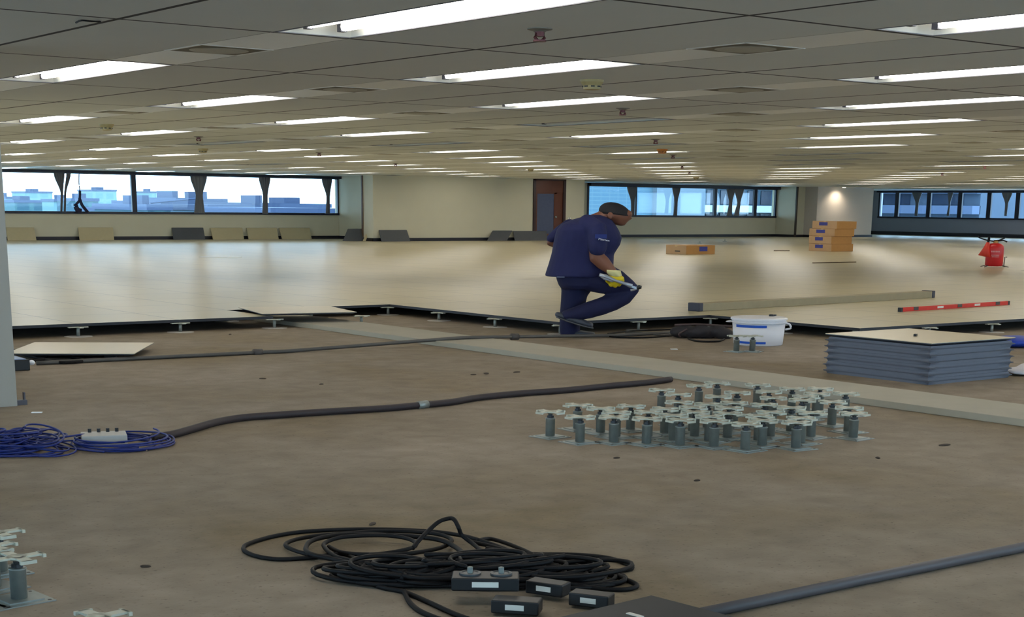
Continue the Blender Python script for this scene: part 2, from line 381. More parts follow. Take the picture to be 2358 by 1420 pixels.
L0 = light_meshes(); used = False
off_me = [c for c in L0.children if c.name.startswith('tube')][0].data.copy(); off_me.materials[0] = TUBE_OFF
off_me2 = [c for c in L0.children if c.name.startswith('tube')][1].data.copy(); off_me2.materials[0] = TUBE_OFF
near = {
 (1,0): 'large twin-tube ceiling light nearest the viewer, cut off by the top edge of the picture',
 (2,-1): 'lit twin-tube ceiling light cut off at the top right corner of the picture',
 (3,0): 'long lit ceiling light running off the right edge, second down from the top right corner',
 (2,1): 'bright twin-tube ceiling light between the nearest light and the beige smoke detector',
 (3,2): 'lit ceiling light just beyond the beige smoke detector with the dark sprinkler to its right',
 (4,1): 'ceiling light at the right, partly dark at its near end, third down the right row',
 (5,2): 'long lit ceiling light at the right, fourth down the right row',
 (6,3): 'last fully lit ceiling light of the right row, above the far column',
 (1,2): 'lit ceiling light nearest the big column at the upper left, with beige end plate',
 (2,3): 'lit ceiling light in the left half, second in the diagonal row behind the nearest light',
 (3,4): 'lit ceiling light left of the ceiling centre, third in the diagonal row above the door',
 (2,5): 'lit ceiling light beside the left column with a beige detector to its right',
 (3,6): 'lit ceiling light above the left windows, directly right of the small beige detector',
 (4,5): 'lit ceiling light above the blank middle wall, fourth in the diagonal row',
 (4,3): 'dead ceiling light in mid ceiling with only its far end gleaming',
 (5,4): 'thin lit ceiling light above the bowed worker, nearest the middle of the far ceiling',
 (5,6): 'half dark ceiling light above the blank middle wall with one bright end',
 (6,7): 'thin lit ceiling light directly above the brown door, farthest of the lit ones there',
 (6,5): 'half lit ceiling light behind the orange smoke detector',
 (7,6): 'thin lit ceiling light touching the orange smoke detector',
 (4,7): 'ceiling light with one glowing tip above the left windows',
 (5,8): 'lit ceiling light above the right end of the left window band',
}
OFFC = {(4,3), (5,6), (6,5), (4,7)}
ORD = ['first','second','third','fourth','fifth','sixth','seventh','eighth','ninth','tenth','eleventh','twelfth','thirteenth','fourteenth','fifteenth','sixteenth','seventeenth','eighteenth','nineteenth','twentieth']+['twenty-'+k for k in ('first','second','third','fourth','fifth','sixth','seventh','eighth','ninth')]
def infront(P):
    d = P-EYE; z = d.dot(CF)
    if z < .5: return None
    return CX+F*d.dot(CR)/z, CY-F*d.dot(CU)/z
nl = 0
for b in range(-2, 26):
    for a in range(-3, 20):
        if not is_light(b, a): continue
        x = BX+(b+.5)*BM; y = BY+(a+.5)*BM
        if y > 57.0 or (y > 52.4 and 33 < x < 46) or (x > 61 and y > 54.5) or x > 74 or y < 2: continue
        lim = [infront(Vector((x+dx, y+dy, ZC))) for dx in (-.4, .4) for dy in (-1.5, 1.5)]
        if any(q is None for q in lim): continue
        if max(q[0] for q in lim) < -900 or min(q[0] for q in lim) > 5200 or max(q[1] for q in lim) < -700: continue
        seen = not (max(q[0] for q in lim) < 0 or min(q[0] for q in lim) > 2358 or max(q[1] for q in lim) < 0)
        h = random.random()
        if (b, a) in OFFC: on = False
        elif (b, a) in near: on = True
        elif a-b < 0 and b >= 7: on = h < .68          # many tubes on the right are dead
        else: on = h < .9
        px = sum(q[0] for q in lim)/4
        if not seen: on = True
        if (b, a) in near: lab, grp = near[(b, a)], 'near ceiling lights'
        else: lab, grp = '%s ceiling light, %s back in the %s diagonal light row from the left' % ('small lit' if on else 'unlit', ORD[max(0, a-min(b-1, 2)+1)], ORD[max(0, b-1)]), None
        if not seen: lab, grp = 'lit tube ceiling light beyond the edge of the picture', 'ceiling lights beyond the frame'
        if grp is None: grp = ('lit' if on else 'unlit')+' ceiling lights, '+('left' if px < 800 else 'middle' if px < 1500 else 'right')+' far ceiling'
        if on and not used: o = L0; o.location = (x, y, ZC); o['label'] = lab; o['group'] = grp; used = True; nl += 1; continue
        o = dup(L0, (x, y, ZC), 0, lab, grp)
        if not on:
            t = [c for c in o.children if c.name.startswith('tube')]; t[0].data = off_me; t[1].data = off_me2
        nl += 1
print('lights', nl)
# vents, sprinklers, detectors
vt = thing('ceiling_vent', 'square air vent set in the ceiling strip at the upper left', 'vent', group=None)
m = MB()
for s in (-1, 1): m.span((s*.3-.02, -.3, -.0015), (s*.3+.02, .3, .0)); m.span((-.3, s*.3-.02, -.0015), (.3, s*.3+.02, .0))
m.build('frame', STRIP, vt); MB().span((-.28, -.28, -.001), (.28, .28, .002)).build('opening', mat('vent_dark', (120, 114, 100), .8), vt)
MB().lathe([(.02, -.012), (.2, -.009), (.23, -.003), (.2, -.002)], n=20).build('deflector_plate', mat('vent_plate', (168, 164, 150), .5), vt)
vlab = {(1,1): 'square air vent set in the ceiling strip at the upper left', (2,0): 'flat round-plated air vent in the ceiling right of the nearest light',
        (3,1): 'square air vent between the lights at the right of the ceiling', (3,3): 'small square air vent in mid ceiling left of the dead light'}
first = True
for b in range(1, 9):
    for a in range(0, 9):
        if (a+b) % 2: continue
        x = BX+(b+.5)*BM; y = BY+(a+.5)*BM; q = infront(Vector((x, y, ZC)))
        if q is None or not (20 < q[0] < 2340 and q[1] > 5): continue
        lab = vlab.get((b, a), 'small air vent, %s back in the %s diagonal ceiling strip from the left' % (ORD[a], ORD[b-1])); grp = 'air vents in the ceiling strips'
        if first: vt.location = (x, y, ZC); vt['label'] = lab; vt['group'] = grp; first = False
        else: dup(vt, (x, y, ZC), 0, lab, grp)
sp = thing('sprinkler', 'reddish sprinkler head with round plate, nearest on the ceiling', 'sprinkler', at(1243, 66, ZC), group='sprinkler heads')
MB().lathe([(.085, 0), (.085, -.006), (.05, -.014), (.04, -.02)], n=20).build('plate', mat('sprinkler_plate', (120, 112, 100), .5), sp, smooth=False)
m = MB().tube([(0, 0, -.015), (0, 0, -.05)], .032, 10)
for s in (-1, 1): m.tube([(s*.03, 0, -.03), (s*.042, 0, -.055), (s*.02, 0, -.075)], .011, 6)
m.lathe([(.045, -.072), (.045, -.082)], n=14); m.build('nozzle', mat('sprinkler_metal', (110, 60, 60), .45, metal=.4), sp)
for px, py, l in ((1434, 249, 'small dark sprinkler head right of the second diagonal row of lights'), (1510, 320, 'tiny sprinkler head just above the orange detector'), (1550, 356, 'tiny sprinkler head below and right of the orange detector'),
                  (457, 314, 'small sprinkler head above the left windows near a glowing lamp tip'), (735, 351, 'tiny sprinkler head above the right end of the left windows'), (911, 376, 'tiny dark sprinkler head over the blank middle wall'),
                  (1571, 381, 'tiny sprinkler head over the right windows'), (1588, 395, 'tiny sprinkler head close above the right window band'), (2268, 381, 'tiny sprinkler head over the far right windows'), (2170, 398, 'tiny sprinkler head near the far right wall')):
    dup(sp, at(px, py, ZC), 0, l)
sd = thing('smoke_detector', 'beige bowl-shaped smoke detector with dark slots, nearest on the ceiling', 'smoke detector', at(1363, 184, ZC), group='smoke detectors')
MB().lathe([(.115, 0), (.11, -.02), (.085, -.05), (.08, -.085), (.05, -.09)], n=24).build('body', mat('detector_beige', (176, 156, 108), .5), sd)
m = MB()
for k in range(8):
    t = k*math.pi/4+.2; m.box((.083*math.cos(t), .083*math.sin(t), -.06), (.012, .035, .012), rz=t)
m.build('slots', BLACKP, sd)
OR = mat('detector_orange', (196, 120, 52), .5)
for px, py, l in ((245, 286, 'beige smoke detector on the ceiling between two lights beside the left column'), (467, 342, 'small beige smoke detector above the middle of the left windows'),
                  (1525, 343, 'orange smoke detector hanging above the right windows'), (1603, 408, 'tiny beige smoke detector just above the right window band'), (1222, 388, 'tiny brown smoke detector above the brown door')):
    o = dup(sd, at(px, py, ZC), 0, l)
    if px == 1525:
        c = [c for c in o.children if c.name.startswith('body')][0]; c.data = c.data.copy(); c.data.materials[0] = OR
# wall-washing spotlight by the far column
p = at(1912, 427, ZC); p = Vector((64.0, 55.4, ZC))
sl = thing('ceiling_spotlight', 'small lit spotlight in the ceiling against the far column above the cartons', 'spotlight', p)
MB().lathe([(.12, 0), (.12, -.015), (.08, -.02)], n=18).build('trim_ring', WHITEM, sl)
MB().lathe([(.078, -.018), (.078, -.03), (.03, -.036)], n=18).build('lamp', mat('spot_lamp', (255, 236, 200), .5, emit=30, noise=0), sl)
ld = bpy.data.lights.new('spot_bulb', 'SPOT'); ld.energy = 60; ld.color = (1, .86, .68); ld.spot_size = 2.3; ld.spot_blend = .8; ld.shadow_soft_size = .06
lo = link(bpy.data.objects.new('spot_bulb', ld), sl); lo.location = (0, 0, -.06); lo.rotation_euler = (math.radians(18), 0, 0)
# loose wire at the near ceiling corner
tag(MB().tube(smoothpath([at(175, 52, ZC-.01), at(188, 47, ZC-.02), at(210, 49, ZC-.02), at(231, 50, ZC-.005)]), .006, 6).build('loose_wire', BLACK), 'short bent dark wire hanging from the ceiling at the upper left corner', 'wire')
# ---------------------------------------------------------------- curtains
def curtain(px0, px1, pm0, pm1, pb0, pb1, ptop, pbot, plane, val, label, mid=.55, z1=2.62):
    A = (lambda x, y: aty(x, y, val)) if plane == 'y' else (lambda x, y: atx(x, y, val))
    rows = []
    for k in range(13):
        t = k/12; y = ptop+(pbot-ptop)*t
        if t < mid: q = t/mid; q = q*q*(3-2*q); a = px0+(pm0-px0)*q; b = px1+(pm1-px1)*q
        else: q = (t-mid)/(1-mid); a = pm0+(pb0-pm0)*q; b = pm1+(pb1-pm1)*q
        A0, B0 = A(a, y), A(b, y); ring = []
        N = 14
        nrm = Vector((0, -1, 0)) if plane == 'y' else Vector((-1, 0, 0))
        for i in range(N): s = i/(N-1); ring.append(A0.lerp(B0, s)+nrm*(.05+.04*math.sin(i*2.2)))
        for i in range(N): s = 1-i/(N-1); ring.append(A0.lerp(B0, s)+nrm*(.02+.03*math.sin((N-1-i)*2.2)))
        rows.append(ring)
    c = sum((Vector(v) for v in rows[-1]), Vector())/len(rows[-1])
    m = MB(); m.rings([[Vector(v)-c for v in r] for r in rows])
    tag(m.build('curtain', CURT, loc=c, smooth=True), label, 'curtain', 'grey curtains gathered at the windows')
curtain(123, 148, 139, 144, 138, 142, 398, 488, 'y', 57.86, 'grey gathered curtain at the left window, leftmost strand beside the hanging cord')
curtain(152, 162, 147, 151, 146, 150, 398, 488, 'y', 57.72, 'narrow slanting curtain edge touching the leftmost gathered curtain')
curtain(437, 476, 450, 466, 446, 471, 404, 491, 'y', 57.86, 'wide grey curtain tied at mid height, just right of the left window mullion')
curtain(595, 622, 605, 615, 603, 616, 407, 492, 'y', 57.86, 'grey tied curtain at the left window, second from its right end')
curtain(740, 764, 751, 758, 749, 758, 411, 492, 'y', 57.86, 'narrow tied curtain nearest the right end of the left window')
curtain(1443, 1466, 1452, 1459, 1452, 1458, 429, 497, 'y', 58.16, 'pinched curtain behind the head of the worker at the right window')
curtain(1547, 1566, 1553, 1558, 1549, 1557, 430, 497, 'y', 58.16, 'pinched curtain in the middle of the right window')
curtain(1672, 1692, 1678, 1684, 1672, 1684, 433, 497, 'y', 58.16, 'left of the two crossing curtains at the right window')
curtain(1690, 1712, 1697, 1703, 1688, 1700, 433, 497, 'y', 58.14, 'right of the two crossing curtains at the right window')
curtain(2101, 2124, 2110, 2116, 2107, 2113, 439, 497, 'x', 75.36, 'dark tied curtain in the second pane of the far right window')
curtain(2183, 2196, 2186, 2189, 2181, 2186, 440, 497, 'x', 75.36, 'narrow dark tied curtain in the third pane of the far right window')
curtain(2308, 2332, 2316, 2322, 2314, 2319, 441, 497, 'x', 75.36, 'dark triangular curtain at the far right window nearest the picture edge')
Y = 57.8; A = lambda x, y: aty(x, y, Y)
tag(MB().tube(smoothpath([A(182, 399), A(182, 425), A(184, 440), A(183, 460), A(175, 472), A(178, 482), A(186, 486)]), [.02]*12+[.05]*12+[.1]*13, 8).tube(smoothpath([A(183, 455), A(188, 470), A(195, 480), A(202, 488)]), .06, 8).build('hanging_cord', mat('cord_dark_blue', (20, 22, 60), .6)), 'knotted dark cord with a loop hanging in front of the left window', 'cord')
# ---------------------------------------------------------------- outside: ground and buildings
structure(MB().span((-400, 70, -32), (900, 900, -30)).build('ground_outside', mat('ground_outside', (170, 180, 180), .9)))
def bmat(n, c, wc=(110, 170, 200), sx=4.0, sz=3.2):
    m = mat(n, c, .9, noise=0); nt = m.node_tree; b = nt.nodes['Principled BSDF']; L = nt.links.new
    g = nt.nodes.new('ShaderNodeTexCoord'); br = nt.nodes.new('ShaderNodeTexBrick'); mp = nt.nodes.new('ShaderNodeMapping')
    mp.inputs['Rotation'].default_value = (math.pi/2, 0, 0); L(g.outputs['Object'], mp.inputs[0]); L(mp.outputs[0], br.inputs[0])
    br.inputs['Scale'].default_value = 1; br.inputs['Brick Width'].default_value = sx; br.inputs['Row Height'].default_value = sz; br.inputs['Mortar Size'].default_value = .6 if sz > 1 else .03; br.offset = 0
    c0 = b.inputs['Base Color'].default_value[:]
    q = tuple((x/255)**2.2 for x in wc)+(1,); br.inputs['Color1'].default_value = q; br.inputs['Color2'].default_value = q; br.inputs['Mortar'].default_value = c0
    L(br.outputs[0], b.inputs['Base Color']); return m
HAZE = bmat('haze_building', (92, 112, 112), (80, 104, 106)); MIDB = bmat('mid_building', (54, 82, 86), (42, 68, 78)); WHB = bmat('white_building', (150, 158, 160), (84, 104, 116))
ROOF = mat('roof_grey_blue', (40, 52, 76), .8)
def bld(px0, px1, ptop, D, m, label, dep=14, roof=True, cat='building', zb=-30):
    a, b = aty(px0, ptop, D), aty(px1, ptop, D); h = a.z-zb
    r = thing('building', label, cat, ((a.x+b.x)/2, D, zb)); wdt = b.x-a.x
    MB().span((-wdt/2, 0, 0), (wdt/2, dep, h-.6)).build('wall', m, r)
    k = MB().span((-wdt/2-.2, -.2, h-.6), (wdt/2+.2, dep+.2, h))
    if roof: k.span((-wdt*.2, 3, h), (wdt*.1, 8, h+.9))
    k.build('roof', ROOF, r); return r
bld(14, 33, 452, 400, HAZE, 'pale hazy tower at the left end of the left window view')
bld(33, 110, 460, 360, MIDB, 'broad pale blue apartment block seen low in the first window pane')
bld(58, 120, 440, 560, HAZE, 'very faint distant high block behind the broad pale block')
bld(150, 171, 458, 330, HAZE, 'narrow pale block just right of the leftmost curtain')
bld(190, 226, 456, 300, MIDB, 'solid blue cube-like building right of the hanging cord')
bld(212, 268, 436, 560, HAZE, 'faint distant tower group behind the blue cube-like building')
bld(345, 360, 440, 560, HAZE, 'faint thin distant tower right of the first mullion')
bld(268, 303, 478, 240, WHB, 'white low building left of the first mullion', roof=False)
for (x0, x1, t, D, m, l) in ((340, 392, 470, 150, MIDB, 'low flat roofed building just right of the first mullion'), (372, 452, 462, 170, WHB, 'white and blue building with roof sheds left of the wide curtain'),
                  (407, 450, 455, 190, MIDB, 'taller rooftop block rising beside the wide curtain'), (471, 520, 457, 190, MIDB, 'blue flat topped block right of the wide curtain'),
                  (480, 606, 471, 150, WHB, 'long white building low in the third pane'), (555, 575, 466, 170, WHB, 'small white rooftop hut in the third pane'),
                  (618, 640, 467, 170, MIDB, 'small blue building right of the second gathered curtain'), (640, 760, 468, 212, MIDB, 'long low blue building in the fourth pane'), (625, 780, 478, 122, WHB, 'long white flat roof at the bottom of the fourth pane')):
    bld(x0, x1, t, D, m, l, roof=(m is not WHB))
tag(MB().tube([aty(346, 467, 165), aty(400, 462, 165), aty(452, 457, 165)], .12, 6).tube([aty(400, 462, 165), aty(400, 480, 165)], .1, 6).build('roof_beam', ROOF), 'thin slanting roof beam above the low roofs by the wide curtain', 'beam')
# right window: near brick wall, then an office block with bands
a, b = aty(1340, 415, 95), aty(1616, 415, 95)
r = thing('building', 'large pale blue brick wall filling the left half of the right window view', 'building', ((a.x+b.x)/2, 95, -30))
MB().span((-(b.x-a.x)/2-6, 0, 0), ((b.x-a.x)*.08, 10, 45)).build('wall', bmat('pale_brick', (62, 84, 92), (51, 75, 87), .9, .3), r)
MB().span(((b.x-a.x)*.08, -.5, 0), ((b.x-a.x)/2, 10, 45)).build('corner_pier', mat('pale_pier', (72, 84, 92), .9), r)
a, b = aty(1612, 415, 110), aty(1830, 415, 110); wdt = b.x-a.x; Z = lambda py: aty(1700, py, 110).z+30
r = thing('building', 'office block with white balcony bands and dark windows in the right window view', 'building', ((a.x+b.x)/2, 110, -30))
MB().span((-wdt/2, 1.2, 0), (wdt/2, 12, 45)).build('wall', mat('office_blue', (40, 68, 84), .8), r)
for t_, b_ in ((405, 436), (473, 489), (500, 515)): MB().span((-wdt/2, -.3, Z(b_)), (wdt/2, 1.3, Z(t_))).build('balcony_band', WHB if False else mat('band_white', (130, 136, 140), .8), r)
for k in range(7):
    xx = -wdt/2+wdt*(k+.1)/7
    MB().span((xx, 1.1, Z(470)), (xx+wdt/9, 1.22, Z(438))).build('window', mat('office_window', (24, 34, 50), .25, noise=.2, nscale=.6), r)
    MB().span((xx, 1.1, Z(499)), (xx+wdt/9, 1.22, Z(491))).build('window', MATS['office_window'], r)
# far right window: facade to the east
X = 130
ys = [atx(px, 465, X).y for px in (2000, 2240, 2365)]
r = thing('building', 'grey blue facade with pale band filling the far right window view', 'building', (X, ys[1], -30)); ZE = lambda py: atx(2150, py, X).z+30
L1 = ys[0]-ys[1]+20
MB().span((1.2, 0, 0), (12, L1, 45)).build('wall', mat('facade_greyblue', (40, 54, 70), .8, noise=.2, nscale=.3), r)
MB().span((0, 0, ZE(492)), (1.3, L1, ZE(473))).build('balcony_band', mat('band_blue', (58, 70, 92), .8), r)
MB().span((.6, 0, ZE(445)), (1.3, L1, ZE(420))).build('balcony_band', MATS['band_blue'], r)
for k in range(5): MB().span((1.1, 2+k*L1/5, ZE(471)), (1.25, 2+k*L1/5+L1/8, ZE(447))).build('window', MATS['office_window'], r)
r = thing('building', 'bright white sunlit building seen through the last panes of the far right window', 'building', (180, atx(2240, 465, 180).y-34, -30)); ZE2 = lambda py: atx(2300, py, 180).z+30
MB().span((0, 0, 0), (12, 34.5, ZE2(445))).build('wall', bmat('sunlit_wall', (150, 156, 156), (70, 90, 104), 5, 3), r)
MB().span((-.3, -.2, ZE2(445)), (12, 34.5, ZE2(441))).build('roof', ROOF, r)
# ---------------------------------------------------------------- leaning panels by the far walls
def leaning(px0, px1, bx0, bx1, ytop, ybot, Yw, m, label, grp='floor panels leaning on the far walls'):
    a, b = aty(bx0, ybot, Yw-.35), aty(bx1, ybot, Yw-.35); a.z = b.z = ZR
    c, d = aty(px0, ytop, Yw-.07), aty(px1, ytop, Yw-.07); zt = (c.z+d.z)/2; c.z = d.z = zt
    o = (a+b)/2; t = Vector((0, .035, .01)); mb = MB()
    q = [a, b, d, c]; q2 = [v+t for v in q]; q2[0].z = q2[1].z = ZR+.001
    mb.add([v-o for v in q]+[v-o for v in q2], [(0,1,2,3), (7,6,5,4), (1,0,4,5), (2,1,5,6), (3,2,6,7), (0,3,7,4)])
    r = tag(mb.build('floor_panel', [m], loc=o), label, 'floor panel', grp); return r
GREYB = mat('panel_back_dark', (78, 80, 84), .6)
CREAMW = mat('panel_cream_matte', (190, 176, 140), .6, noise=.06)
leaning(14, 78, 18, 84, 524, 552, 58, CREAMW, 'cream floor panel leaning on the window wall right beside the near column')
leaning(180, 260, 184, 263, 524, 552.3, 58, CREAMW, 'cream floor panel leaning alone under the left window')
leaning(396, 468, 400, 473, 524.5, 551, 58, GREYB, 'grey-backed floor panel leaning under the left window between cream ones')
leaning(485, 558, 491, 562, 525, 551, 58, CREAMW, 'cream floor panel leaning just right of the grey-backed one')
leaning(568, 637, 573, 642, 525, 551, 58, CREAMW, 'middle cream floor panel of the three under the left window')
leaning(643, 713, 650, 718, 525, 551, 58, CREAMW, 'rightmost cream floor panel under the left window')
leaning(802, 843, 790, 836, 527, 553, 54.6, GREYB, 'grey-backed floor panel leaning at the wall corner below the brown pole')
leaning(847, 852, 836, 842, 530, 555, 54.3, CREAMW, 'cream floor panel seen edge-on behind the corner one')
leaning(873, 937, 879, 945, 530, 555.5, 53.6, GREYB, 'grey-backed floor panel leaning at the left of the blank middle wall')
leaning(1136, 1180, 1122, 1167, 531, 556.5, 53.6, GREYB, 'left of the two grey-backed panels near the brown door')
leaning(1182, 1258, 1186, 1262, 532, 558, 53.6, GREYB, 'grey-backed panel leaning in front of the brown door behind the worker')
# ---------------------------------------------------------------- loose floor panels
def panel_mesh(parent, name='deck', top=CREAM):       # a steel pan with a laminate deck, origin at the underside centre
    h = U/2-.02
    MB().rings([[(sx*h*q, sy*h*q, z) for sx, sy in ((-1,-1),(1,-1),(1,1),(-1,1))] for q, z in ((.9, 0), (.93, .006), (.985, .020), (1, .022), (1, .026))]).build('pan', PANEL_GREY, parent)
    MB().span((-h, -h, .026), (h, h, .031)).build('laminate_deck', top, parent)
a = at(597, 721, ZR+.03); 
pn = thing('floor_panel', 'lifted cream floor panel lying askew over the gap in the raised floor', 'floor panel', (10.46, 18.70, ZR+.003), math.radians(-13.5))
panel_mesh(pn)
fp = thing('floor_panel', 'cream floor panel lying on the concrete at the left beside the near column', 'floor panel', (6.28, 15.93, .045), math.radians(-33))
panel_mesh(fp)
m = MB()
for x, y in ((-.35, -.35), (.35, -.3), (-.3, .35), (.3, .35)): m.span((x-.06, y-.06, -.045), (x+.06, y+.06, -.001))
m.build('spacer_block', BLACKP, fp)
# stack of panels
P0 = (12.50, 9.73); grp = 'stacked floor panels'
st = thing('floor_panel', 'bottom panel of the tall grey stack of floor panels', 'floor panel', (P0[0], P0[1], 0), 0, grp)
SG = mat('stack_steel', (100, 104, 116), .5, metal=.2)
h = U/2-.02
def flange(z, q):                                  # thin rim whose corners stick out
    return [(x*h, y*h, z) for x, y in ((-q,-q),(-.7,-.958),(0,-.952),(.7,-.958),(q,-q),(.958,-.7),(.952,0),(.958,.7),(q,q),(.7,.958),(0,.952),(-.7,.958),(-q,q),(-.958,.7),(-.952,0),(-.958,-.7))]
MB().rings([flange(.0, .958), flange(.012, .962), flange(.022, .972)]).build('pan', SG, st)
MB().rings([flange(.0222, .975), flange(.026, 1.0), flange(.0295, 1.0)]).build('rim', mat('rim_dark', (84, 87, 98), .5), st)
N = 13
for k in range(1, N-1):
    o = dup(st, (P0[0]+random.uniform(-.008, .008), P0[1]+random.uniform(-.008, .008), k*.0305), random.uniform(-.006, .006), 'grey steel floor panel in the middle of the tall stack', grp)
    if k % 2 == 1: o.rotation_euler.x = math.pi; o.location.z += .030
tp = thing('floor_panel', 'cream-faced top panel of the tall stack with a small dark object on it', 'floor panel', (P0[0], P0[1], (N-1)*.0305), 0, grp)
panel_mesh(tp)
tag(MB().box((0, 0, .01), (.06, .03, .02), rz=.5).tube([(-.03, -.01, .012), (.04, .03, .012)], .008).build('bracket', BLACKP, loc=tuple(at(2108, 774, N*.0305)[:2])+(N*.0305+.003,)), 'small dark metal piece lying on top of the stacked panels', 'metal piece')
# ---------------------------------------------------------------- pedestals
def make_pedestal(h=.187):
    r = thing('pedestal', '', 'pedestal')
    b = MB(); s = .11
    b.box((0, 0, .003), (2*s, 2*s, .005)); b.box((0, 0, .008), (.15, .15, .006)); b.build('base_plate', ZINC, r)
    k = MB()
    for sx in (-1, 1):
        for sy in (-1, 1): k.lathe([(.009, .0057), (.009, .0065)], (sx*.09, sy*.09, 0), n=8)
    k.build('bolt_holes', BLACKP, r)
    MB().lathe([(.034, .008), (.034, .13), (.037, .132), (.037, .138), (.028, .139)], n=14).build('tube', ZINC, r, smooth=True)
    MB().lathe([(.016, .12), (.016, h-.008)], n=10).lathe([(.026, .142), (.026, .156)], n=6).build('threaded_rod', mat('rod_dark', (70, 72, 76), .4, metal=.6), r)
    hd = MB()
    hd.lathe([(.02, h-.018), (.045, h-.008), (.045, h)], n=12)
    for t in (0, math.pi/2, math.pi, 1.5*math.pi):
        c, s_ = math.cos(t), math.sin(t)
        hd.box((.062*c, .062*s_, h-.004), (.1, .046, .008), rz=t); hd.box((.107*c, .107*s_, h-.007), (.014, .07, .014), rz=t)
    hd.build('head', ZINC2, r); return r
PD = make_pedestal(); pused = [False]
def place_ped(x, y, rz, label, group, z=0):
    if not pused[0]:
        pused[0] = True; PD.location = (x, y, z); PD.rotation_euler.z = rz; PD['label'] = label; PD['group'] = group; return PD
    return dup(PD, (x, y, z), rz, label, group)
HP = [(1267.7,946,'leftmost pedestal of the cluster, standing alone at its left end'), (1332,931,'pedestal second from the left, behind a front one'), (1336.6,957.7,'front pedestal second from the left end of the cluster'), (1394,939.7,'pedestal standing back between the second and third front ones'),
      (1428,958.7,'third front pedestal from the left of the cluster'), (1453,933,''), (1453,945,''), (1493.5,961,'fourth front pedestal from the left of the cluster'), (1498,944,''), (1527,942,''), (1524,896,'pedestal at the back left corner of the cluster'), (1562,906,''), (1566,924,''), (1569,938,''),
      (1573,962,'front pedestal near the middle of the cluster with a dark tube'), (1545,956,''), (1610,886,'back row pedestal left of the highest one'), (1652,880,'highest pedestal in the back row of the cluster'), (1654,911,''), (1628,930,''), (1606,948,''), (1622,964,'front pedestal in the middle of the cluster'), (1643,958,''), (1698,902,''), (1698,926,''), (1676,937,''), (1676,952,''),
      (1745,884,'back row pedestal at mid right of the cluster'), (1722,972,'frontmost pedestal of the cluster, nearest the viewer'), (1742,957,''), (1771,900,''), (1793,915,''), (1760,930,''), (1776,947,''), (1772,966,'front pedestal right of the frontmost one'), (1809,968,'second front pedestal right of the frontmost one'),
      (1830,893,''), (1884,893,'back row pedestal with a leaning dark rod, right of centre'), (1842,918,''), (1817,936,''), (1857,912,''), (1844,962,''), (1870,948,'pedestal standing apart in front of the right part of the cluster'), (1880,905,''), (1912,923,'pedestal with a blue-grey tube near the right end of the cluster'), (1948,904,'pedestal against the duct edge at the back right of the cluster'), (1956,937,'rear one of the close pair at the right end of the cluster'), (1968,950,'front one of the close pair at the right end of the cluster')]
placed = []
row_of = lambda py: 'front' if py > 955 else 'second' if py > 940 else 'third' if py > 920 else 'fourth' if py > 900 else 'back'
def ped_label(px, py):
    k = sorted(q[0] for q in HP if row_of(q[1]) == row_of(py)).index(px)
    return 'galvanised pedestal, %s from the left in the %s row of the cluster' % (ORD[k], row_of(py))
for k, (px, py, l) in enumerate(HP):
    p = at(px, py, .187); x, y = p.x, p.y
    if y > 0 and x > 10.03-.02 and x < 11.1 : pass
    placed.append([x, y, l or ped_label(px, py)])
for it in range(120):                               # nobody can put two plates in one place: nudge apart
    for i in range(len(placed)):
        for j in range(i+1, len(placed)):
            dx, dy = placed[j][0]-placed[i][0], placed[j][1]-placed[i][1]; d = math.hypot(dx, dy)
            if d < .235:
                q = (.235-d)/2/max(d, 1e-3)
                placed[i][0] -= dx*q; placed[i][1] -= dy*q; placed[j][0] += dx*q; placed[j][1] += dy*q
    for p_ in placed:
        if p_[0] > 10.03: p_[0] = 10.03
for x, y, l in placed:
    place_ped(x, y, YAW*0+random.uniform(-.12, .12) + math.pi/4*0, l or 'galvanised pedestal standing in the crowded middle of the cluster', 'pedestal cluster on the concrete')
for px, py, l, rr in ((1697, 772, 'left of the two pedestals in front of the white bucket', .2), (1734, 772, 'right of the two pedestals in front of the white bucket', .5)):
    p = at(px, py, .187); place_ped(p.x, p.y, rr, l, 'pedestals by the bucket')
for px, py, l, rr in ((38, 1280, 'large pedestal at the lower left corner with its whole base plate showing', .1), (-6, 1224, 'pedestal cut off by the left edge, farthest of the corner group', .1), (-22, 1256, 'pedestal cut off by the left edge in the middle of the corner group', .3), (-70, 1300, 'pedestal almost hidden beyond the left edge, nearest of the corner group', .3), (228, 1417, 'pedestal head poking up at the bottom edge, left of the black cables', .15)):
    p = at(px, py, .187); place_ped(p.x, p.y, rr, l, 'pedestals in the lower left corner')
